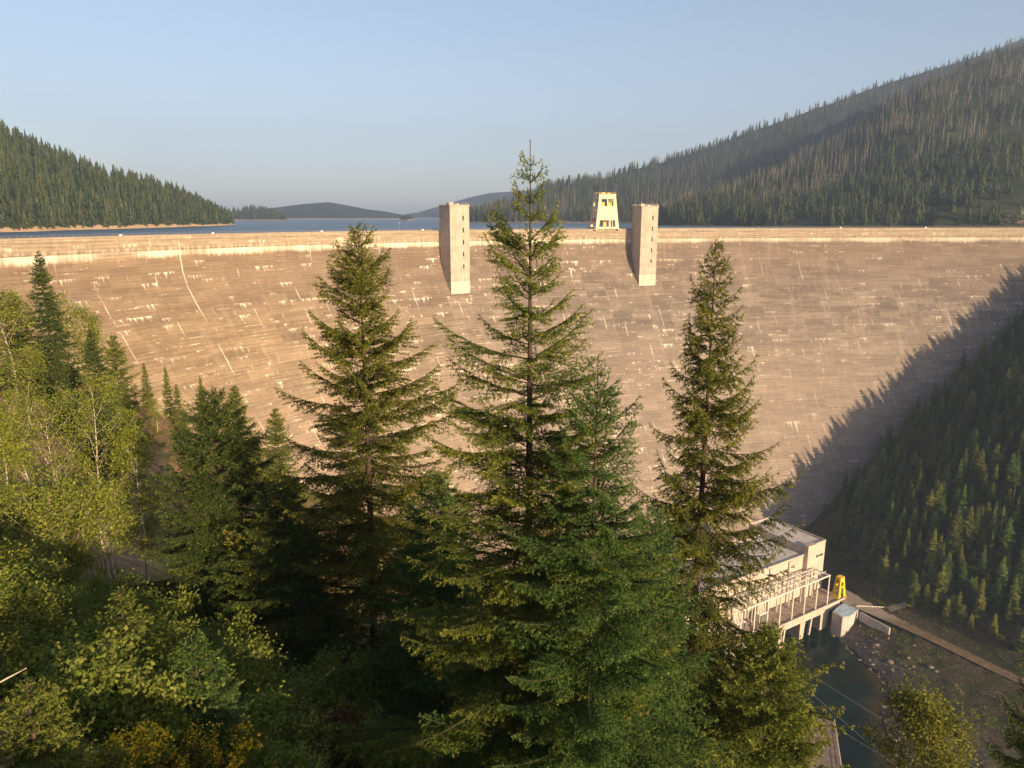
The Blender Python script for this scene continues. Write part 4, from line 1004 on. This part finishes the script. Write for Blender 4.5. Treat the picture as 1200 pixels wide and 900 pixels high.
US = [shrub_meshes('under_shrub', 1.5, 1.3, 140+k, M[['shrub','shrub','shrub_y','shrub_r'][k]], 3600, .085) for k in range(4)]
r_ = np.random.default_rng(55); cnt_ = 0
UL = ['deep green leafy shrub in the shade on the slope among the foreground firs', 'green leafy shrub on the slope between birches and firs', 'straw green shrub on the slope under the birches', 'russet leafed shrub in the shade under the firs']
for _ in range(900):
    if cnt_ >= 90: break
    px, Y = r_.uniform(0, 800), r_.uniform(11, 34); x = (px - 600)/866*Y*1.15; z = gz(x, Y); q = proj(np.array([x, Y, z]))
    if q[1] < 640 or q[1] > 900 or q[0] < -20: continue
    k = [0,0,1,1,2,3][r_.integers(6)]
    if k == 2 and q[0] > 260: k = 1
    if k == 3 and q[0] < 300: k = 0
    s_ = .6 + .7*r_.random(); rt = empty('shrub', (x, Y, z - .08), r_.random()*6.28); rt.scale = (s_, s_, s_*(.7+.5*r_.random())); tag(rt, UL[k], 'shrub', ['deep green undershrubs','green undershrubs','straw green undershrubs','russet undershrubs'][k])
    link('leaves', US[k][0], rt); link('stems', US[k][1], rt); cnt_ += 1

# grass, herbs and low ground cover (nobody could count these)
def scatter_cover(name, n, area, size, mat, hgt, cond=None, per=7, seed=5):
    r = np.random.default_rng(seed); P = np.column_stack([r.uniform(*area[0], n), r.uniform(*area[1], n)])
    keep = fbm(P[:, 0]/6 + 3, P[:, 1]/6, 3) > -.12
    if cond is not None: keep &= cond(P)
    P = P[keep]; z = ground(P)
    C = np.repeat(np.column_stack([P, z]), per, 0); N = len(C); sc = np.repeat(.5 + r.random(len(P)), per)[:, None]
    a = r.random(N)*6.28; d = np.stack([np.cos(a), np.sin(a), np.zeros(N)], 1); base = C + d*(r.random((N, 1)) * size*1.2)
    tipv = base + d*size*.7*sc + np.array([0, 0, 1.])*(hgt*sc*(.5 + .7*r.random((N, 1))))
    w = np.stack([-d[:, 1], d[:, 0], np.zeros(N)], 1)*size*.28*sc
    tri = np.stack([base - w, base + w, tipv], 1).reshape(-1, 3)
    tint = np.clip(np.repeat(.3 + .5*fbm(P[:, 0]/9, P[:, 1]/9, 2), per) + .35*r.random(N), 0, 1)
    tag(link(name, mesh_np(name, tri, np.arange(len(tri)).reshape(-1, 3), mat, tint=tint)), kind='stuff'); TOTAL[0] += N
scatter_cover('meadow_grass', 26000, ((-16, 14), (3, 26)), .05, M['shrub'], .24, None, 7)
scatter_cover('slope_grass', 30000, ((-150, 10), (26, 230)), .16, M['grass'], .42, lambda P: P[:, 0] < 10 - P[:, 1]*.15, 6, 6)
scatter_cover('slope_herbs', 15000, ((-150, 10), (30, 230)), .26, M['shrub_y'], .6, lambda P: P[:, 0] < 10 - P[:, 1]*.15, 8, 8)

# ------------------------------------------------------------------ the wooded right valley side
def conifer_mesh(name, H, Rm, seed, whorls, per, mat, bark=None, p=.75, droop=.30, tri=True, wk=.36, wc=.20):
    r = np.random.default_rng(seed); T, tt = [], []
    for k in range(whorls):
        f = (k + .5*r.random())/whorls; h = H*(.06 + .94*f); L0 = Rm*(1 - f)**p*(.7 + .45*r.random()) + .006*H
        for b in range(per):
            a = r.random()*6.283; L = L0*(.6 + .6*r.random()); dz = -droop*L*(.4 + r.random())*(1.2 - f) + .25*L*f
            d = np.array([math.cos(a), math.sin(a), 0]); s = np.array([-d[1], d[0], 0]); o = np.array([0, 0, h])
            tip = o + d*L + [0, 0, dz]; mid = o + d*L*.55 + [0, 0, dz*.4]; w = L*wk + wc*H/20
            tn = np.clip(.25 + r.normal()*.16 + .25*f, 0, 1)
            for q, dd in ((1, .25), (-1, .25)):
                T.append([o + [0,0,.01*H], mid + s*w*q + [0,0,-w*dd*r.random()*1.6], tip]); tt.append(tn)
                e = mid + s*w*q*1.25 + d*L*.18 + [0,0,-w*.5]; T.append([mid - d*L*.25, e, mid + d*L*.22]); tt.append(min(1, tn + .15*r.random()))
    T = np.array(T).reshape(-1, 3); n = len(T)//3; V = T; Fs = [np.arange(n*3).reshape(-1, 3)]; tint = list(tt); mi = [0]*n
    if bark is not None:
        zz = np.linspace(0, H*.97, 5); v, q = tube_np(np.column_stack([zz*0, zz*0, zz]), .012*H*(1 - zz/H) + .02, 5)
        V = np.concatenate([T, v]); Fs.append(q + n*3); tint += [0]*len(q); mi += [1]*len(q)
    return V, Fs, np.array(tint), mi
HT = []
for k in range(6):
    V, Fs, tint, mi = conifer_mesh('c', 20, [2.9,3.3,2.6,3.5,2.4,3.0][k], 200+k, 24, 11, None, True, [.75,.65,.85,.7,.9,.6][k])
    HT.append((mesh_np('hillside_conifer', V, Fs, [M['hill_tree'], M['bark']], tint=tint, matidx=mi), V, Fs, tint, mi))
r = np.random.default_rng(77)
P = np.column_stack([r.uniform(150, 620, 22000), r.uniform(100, 600, 22000)]); dR = sdist(P, RLINE)
da = -sdist(P, np.stack([AX[::10], AY[::10]], 1)); zt = ground(P)
off = np.interp(-zt, -prof[::-1, 1][::-1], prof[:, 0]) if False else np.where(zt > -36, 14, 12 + .75*(-36 - zt))
ok = (dR > 12) & (-da > off + 2.5) & ~((zt < -140) & (-da < off + 16) & (r.random(22000) < .7)) & (r.random(22000) < np.clip(.35 + dR/90, 0, 1))
P, zt, dR = P[ok], zt[ok], dR[ok]
# thin to natural spacing
order = r.permutation(len(P)); keep = []; cell = {}
for i in order:
    c = (int(P[i, 0]//6), int(P[i, 1]//6)); md = 3.6 + 2.2*r.random(); bad = False
    for ax in (-1, 0, 1):
        for ay in (-1, 0, 1):
            for j in cell.get((c[0]+ax, c[1]+ay), ()):
                if np.hypot(*(P[i]-P[j])) < md: bad = True
    if not bad: keep.append(i); cell.setdefault(c, []).append(i)
P, zt, dR = P[keep], zt[keep], dR[keep]
hs = np.clip(r.normal(18, 5.0, len(P)), 8, 27) * np.clip(.5 + dR/80, .5, 1)
qx, qy, qf = proj(np.column_stack([P, zt + hs*.7]).T)
inview = (qx > -30) & (qx < 1230) & (qy < 930) & (qf > 0)
idx = np.where(inview)[0]; score = hs[idx]/qf[idx]; idx = idx[np.argsort(-score)]
indiv = set(idx[:225].tolist()); print('hill trees', len(P), 'in view', len(idx))
rest_V, rest_F, rest_t, rest_m, rest_q, nv = [], [], [], [], [], 0
for i in range(len(P)):
    t = HT[r.integers(6)]; s = hs[i]/20; wsc = s**.75*(1.05 + .4*r.random()); a = r.random()*6.283
    if i in indiv:
        o = link('conifer_tree', t[0], None, (float(P[i,0]), float(P[i,1]), float(zt[i] - .6)), a); o.scale = (wsc, wsc, s)
        tag(o, 'dark green conifer in the forest covering the steep right valley side', 'conifer', 'conifers on the right valley side')
    else:
        if P[i,1] < 200 or P[i,0] > 560: continue
        c, n_ = math.cos(a), math.sin(a); v = t[1]*[wsc, wsc, s]; v = np.column_stack([v[:,0]*c - v[:,1]*n_, v[:,0]*n_ + v[:,1]*c, v[:,2]]) + [P[i,0], P[i,1], zt[i]-.6]
        nt = len(t[2][0]); rest_V.append(v[:nt*3]); rest_t.append(np.clip(t[3][:nt] + r.normal()*.16, 0, 1))
V = np.concatenate(rest_V); tag(link('conifer_forest', mesh_np('conifer_forest', V, np.arange(len(V)).reshape(-1, 3), M['hill_tree'], tint=np.concatenate(rest_t))), kind='stuff'); TOTAL[0] += len(V)//3
# lighter broadleaf trees near the foot of the slope
BL = [broadleaf('slope_broadleaf', 10, 3.0, 300+k, M['hill_leaf'], M['bark_pale'], nleaf=1500, size=.62, base_h=.15, clump=.55) for k in range(3)]
cnt = 0
for _ in range(4000):
    if cnt >= 70: break
    x, y = r.uniform(170, 330), r.uniform(180, 430); d = float(sdist(np.array([[x, y]]), RLINE)[0])
    if not ((5.5 < d < 75 and r.random() < .6*math.exp(-d/45)) or (-30 < d < -7 and r.random() < .22)): continue
    z = gz(x, y); q = proj(np.array([x, y, z+4]))
    if z < -194.5 or not (900 < q[0] < 1215 and q[1] < 900): continue
    t = BL[cnt % 3]; s = (.35 + .55*r.random()) * (.55 if d < 0 else 1)
    rt = empty('broadleaf_tree', (x, y, z - .2), r.random()*6.28); rt.scale = (s, s, s)
    tag(rt, 'small light green broadleaf tree at the foot of the right valley side', 'tree', 'broadleaf trees on the right bank'); link('trunk', t[0], rt); link('crown', t[1], rt); cnt += 1
# undergrowth on the bank and rocks by the water
def bank_cover():
    r = np.random.default_rng(9); P = np.column_stack([r.uniform(120, 420, 26000), r.uniform(100, 470, 26000)]); d = sdist(P, RLINE); dw = sdist(P, WLINE)
    k = (dw > 7) & (np.abs(d) > 5.5) & (fbm(P[:,0]/9, P[:,1]/9, 4) > np.where(d < 0, .02, -.15)); P = P[k]; z = ground(P); per = 12
    per = 22; C = np.repeat(np.column_stack([P, z + .3]), per, 0); N = len(C); C = C + r.normal(size=(N, 3))*[.8, .8, .5]
    q = leaf_quads(C, .42, r).reshape(-1, 3); tt = np.clip(np.repeat(r.random(len(P))*.6, per) + .3*r.random(N), 0, 1)
    tag(link('undergrowth', mesh_np('undergrowth', q, np.arange(len(q)).reshape(-1, 4), M['shrub'], tint=tt)), kind='stuff'); TOTAL[0] += N
bank_cover()
def rocks():
    r = np.random.default_rng(10); import bmesh
    bm = bmesh.new(); bmesh.ops.create_icosphere(bm, subdivisions=1, radius=1); v0 = np.array([v.co[:] for v in bm.verts]); f0 = np.array([[v.index for v in f.verts] for f in bm.faces]); bm.free()
    P = np.column_stack([r.uniform(125, 215, 9000), r.uniform(150, 345, 9000)]); dw = sdist(P, WLINE); d = sdist(P, RLINE)
    k = (dw > -2.5) & (d < -5) & (r.random(9000) < np.exp(-np.maximum(dw, 0)/9)*.9); P = P[k]; z = ground(P); Vs, Fs = [], []
    for i in range(len(P)):
        s = .22 + 1.3*r.random()**4; v = v0*(1 + .35*r.normal(size=(len(v0), 1)))*[s*(.8+.6*r.random()), s*(.8+.6*r.random()), s*.6]
        a = r.random()*6.28; v = np.column_stack([v[:,0]*math.cos(a)-v[:,1]*math.sin(a), v[:,0]*math.sin(a)+v[:,1]*math.cos(a), v[:,2]]) + [P[i,0], P[i,1], max(z[i], -196.3)+.1]
        Fs.append(f0 + len(v0)*i); Vs.append(v)
    tag(link('river_rocks', mesh_np('river_rocks', np.concatenate(Vs), np.concatenate(Fs), M['rock'])), kind='stuff')
rocks()

# ------------------------------------------------------------------ far forests
def far_conifer(seed, Rm, layers, per):
    """unit-height conifer for the distant hills: layered drooping flaps with ragged edges"""
    r = np.random.default_rng(seed); T, tt = [], []
    for k in range(layers):
        f = k/layers; h = .10 + .90*f; L0 = Rm*(1 - f)**.8*(.8 + .4*r.random()) + .006; dz = .9/layers
        for b in range(per):
            a = 6.283*(b + r.random())/per; L = L0*(.65 + .6*r.random()); hw = 3.6/per*(.7 + .5*r.random())
            o = np.array([0, 0, min(1, h + dz*1.5)]); lo = h - dz*(.35 + .5*r.random())
            p = [np.array([math.cos(a + q*hw)*L*(1 if q else 1.15), math.sin(a + q*hw)*L*(1 if q else 1.15), lo + (.25*dz if q else -.15*dz)]) for q in (-.5, 0, .5)]
            t = np.clip(.30 + r.normal()*.18 + .2*f, 0, 1); T += [[o, p[0], p[1]], [o, p[1], p[2]]]; tt += [t, min(1, t + .1)]
    T = np.array(T).reshape(-1, 3); return T, np.array(tt)
FT = [far_conifer(400+k, .16 + .022*k, [9, 8, 10, 8][k], 6) for k in range(4)]
def far_forest(name, hill, n, h0, h1, mat, tmin=.03, tmax=1.1, keep=None, seed=1, wide=1.0, grp=None, zmin=-2.5):
    r = np.random.default_rng(seed); nc = len(hill.b)
    t = r.uniform(tmin, tmax, n); u = r.uniform(0, nc - 1.01, n); p = hill.at(u, t); dn = fbm(p[:,0]/70, p[:,1]/70, 3)
    k = p[:, 2] > zmin
    if keep is not None: k &= keep(p, t, dn, r)
    p = p[k]; Vs, ts = [], []
    for i in range(len(p)):
        V, tint = FT[r.integers(4)]; h = (h0 + (h1 - h0)*r.random()**1.3)*(.55 if r.random() < .22 else 1); a = r.random()*6.28; w = h**.85*1.35*wide
        Vs.append(np.column_stack([(V[:,0]*math.cos(a) - V[:,1]*math.sin(a))*w, (V[:,0]*math.sin(a) + V[:,1]*math.cos(a))*w, V[:,2]*h]) + p[i] - [0, 0, .5])
        ts.append(np.clip(tint + r.normal()*.2, 0, 1))
    V = np.concatenate(Vs); TOTAL[0] += len(V)//3
    tag(link(name, mesh_np(name, V, np.arange(len(V)).reshape(-1, 3), mat, tint=np.concatenate(ts))), kind='stuff'); print(name, len(p))
far_forest('left_hill_forest', hillL, 6800, 9, 23, M['far_forest'], .012, 1.12, lambda p, t, dn, r: (dn > -.22) | (r.random(len(t)) < .35), 1, 1.05)
far_forest('right_hill_forest', hillR, 5200, 13, 27, M['far_forest'], .02, 1.1, lambda p, t, dn, r: (dn > -.12 + .55*t) | (r.random(len(t)) < .38 - .1*t), 2, 1.0)
far_forest('right_hill_scorched_forest', hillR, 2600, 10, 22, M['far_burn'], .30, 1.08, lambda p, t, dn, r: (dn < .12) & (r.random(len(t)) < np.clip(t*1.3 - .2, 0, 1)), 3, .35)
far_forest('right_hill_broadleaf_thicket', hillR, 900, 6, 13, M['hill_leaf'], .0, .35, lambda p, t, dn, r: dn > -.15, 12, 1.5)
far_forest('far_ridge_forest', hillR2, 6000, 15, 30, M['far_forest'], .01, 1.1, lambda p, t, dn, r: (dn > -.08) | (r.random(len(t)) < .35), 4, 1.0)
far_forest('far_ridge_scorched_forest', hillR2, 2200, 14, 28, M['far_burn'], .05, 1.08, lambda p, t, dn, r: dn < .1, 5, .25)
far_forest('far_right_forest', hillFR, 1500, 18, 34, M['far_forest'], .5, 1.05, None, 16)
far_forest('peninsula_forest', hillP, 700, 11, 22, M['far_forest'], .06, 1.1, None, 6)
far_forest('island_forest', hillI, 70, 7, 14, M['far_forest'], .2, 1.2, None, 7)

# standing dead trees on the burnt slopes
def snag_mesh(seed):
    r = np.random.default_rng(seed); zz = np.linspace(0, 20, 7); V, Q = tube_np(np.column_stack([np.sin(zz*.2+seed)*.12, zz*0, zz]), .42*(1 - zz/21.5), 5); Vs, Qs, n = [V], [Q], len(V)
    for k in range(16):
        h = 5 + 14*r.random(); a = r.random()*6.28; L = .5 + 1.1*r.random(); d = np.array([math.cos(a), math.sin(a), -.2 + .3*r.random()]); o = np.array([0, 0, h])
        v, q = tube_np(np.array([o, o + d*L*.6, o + d*L]), np.array([.09, .06, .03]), 3); Vs.append(v); Qs.append(q + n); n += len(v)
    return np.concatenate(Vs), np.concatenate(Qs)
SN = [snag_mesh(k) for k in range(4)]; SM = [mesh_np('burnt_snag', v, q, M['snag']) for v, q in SN]
def snags(hill, n_ind, n_rest, tmin, tmax, h0, h1, seed, label, group, name):
    r = np.random.default_rng(seed); nc = len(hill.b); n = (n_ind + n_rest)*6; t = r.uniform(tmin, tmax, n); u = r.uniform(0, nc-1.01, n); p = hill.at(u, t)
    qx, qy, qf = proj(p.T); k = (qx > -10) & (qx < 1205) & (fbm(p[:,0]/60, p[:,1]/60, 3) < .15); p = p[k][:n_ind + n_rest]; Vs, Qs, m = [], [], 0
    for i in range(len(p)):
        h = (h0 + (h1-h0)*r.random())/20; j = r.integers(4); a = r.random()*6.28
        if i < n_ind:
            o = link('burnt_snag', SM[j], None, tuple(map(float, p[i] - [0,0,.5])), a); o.scale = (h**.5, h**.5, h); o.rotation_euler[0] = r.normal()*.03; tag(o, label, 'dead tree', group)
        else:
            v, q = SN[j]; Vs.append(v*[h**.5, h**.5, h] + p[i] - [0,0,.5]); Qs.append(q + m); m += len(v)
    tag(link(name, mesh_np(name, np.concatenate(Vs), np.concatenate(Qs), M['snag'])), kind='stuff')
snags(hillR, 190, 800, .35, 1.04, 15, 31, 21, 'bare grey burnt tree trunk standing on the upper right hillside', 'burnt trees on the right hill', 'burnt_snag_stand')
snags(hillR2, 100, 800, .08, 1.04, 18, 36, 22, 'thin pale burnt tree trunk standing on the hazy far ridge', 'burnt trees on the far ridge', 'far_burnt_snag_stand')
r = np.random.default_rng(91); c_ = 0
for _ in range(3000):
    if c_ >= 16: break
    x, y = r.uniform(185, 380), r.uniform(250, 500); d = float(sdist(np.array([[x, y]]), RLINE)[0]); z = gz(x, y); q = proj(np.array([x, y, z + 12]))
    if d < 25 or not (940 < q[0] < 1195 and 380 < q[1] < 720): continue
    h = (14 + 9*r.random())/20; o = link('burnt_snag', SM[c_ % 4], None, (x, y, z - .5), r.random()*6.28); o.scale = (h*.7, h*.7, h); c_ += 1
    tag(o, 'bare grey dead trunk among the green conifers of the right valley side', 'dead tree', 'dead trunks on the right valley side')
print('TOTAL faces', TOTAL[0])

# ------------------------------------------------------------------ air, sky, sun, camera
SUN_AZ, SUN_EL = 35.0, 16.0          # degrees to the right of straight behind the camera; height above the horizon
def haze():
    g = G('valley_haze'); pv = g.node('ShaderNodeVolumePrincipled'); pv.inputs['Color'].default_value = (.46, .62, .92, 1)
    pv.inputs['Density'].default_value = HAZE; pv.inputs['Anisotropy'].default_value = 0.0
    g.t.links.new(pv.outputs[0], g.out.inputs['Volume'])
    o = MB().box(-5000, 5000, -700, 10500, -207, 1150).build('haze', g.mat); tag(o, kind='stuff')
HAZE = 1.15e-4
haze()
sd = np.array([math.sin(R(SUN_AZ))*math.cos(R(SUN_EL)), -math.cos(R(SUN_AZ))*math.cos(R(SUN_EL)), math.sin(R(SUN_EL))])
from mathutils import Vector
l = bpy.data.lights.new('sun', 'SUN'); l.energy = 4.3; l.angle = R(.5); l.color = (1.0, .72, .43)
so = bpy.data.objects.new('sun', l); COL.objects.link(so); so.rotation_euler = Vector(sd).to_track_quat('Z', 'Y').to_euler(); so.location = (0, 0, 500)
w = bpy.data.worlds.new('World'); SC.world = w; w.use_nodes = True; nt = w.node_tree
sky = nt.nodes.new('ShaderNodeTexSky'); sky.sky_type = 'NISHITA'; sky.sun_disc = False; sky.sun_elevation = R(SUN_EL)
sky.sun_rotation = R(180 - SUN_AZ); sky.air_density = 1.0; sky.dust_density = 2.0; sky.ozone_density = 1.5; sky.altitude = 400
bg = nt.nodes['Background']; bg.inputs[1].default_value = .088; mx = nt.nodes.new('ShaderNodeMix'); mx.data_type = 'RGBA'; mx.blend_type = 'MULTIPLY'; mx.inputs[0].default_value = 1; nt.links.new(sky.outputs[0], mx.inputs[6]); mx.inputs[7].default_value = (1.04, .96, .95, 1); nt.links.new(mx.outputs[2], bg.inputs[0])
cam = bpy.data.cameras.new('camera'); cam.sensor_fit = 'HORIZONTAL'; cam.sensor_width = 36; cam.lens = 36*F; cam.clip_start = .1; cam.clip_end = 20000
co = bpy.data.objects.new('camera', cam); COL.objects.link(co); co.location = (0, 0, CZ); co.rotation_euler = (math.pi/2 - PITCH, 0, 0); SC.camera = co
vs = SC.view_settings; vs.view_transform = 'Standard'; vs.look = 'None'; vs.exposure = 1.12; vs.gamma = 1.0
SC.cycles.max_bounces = 6; SC.cycles.transparent_max_bounces = 6; SC.cycles.volume_bounces = 1; SC.cycles.diffuse_bounces = 3
SC.cycles.use_denoising = True
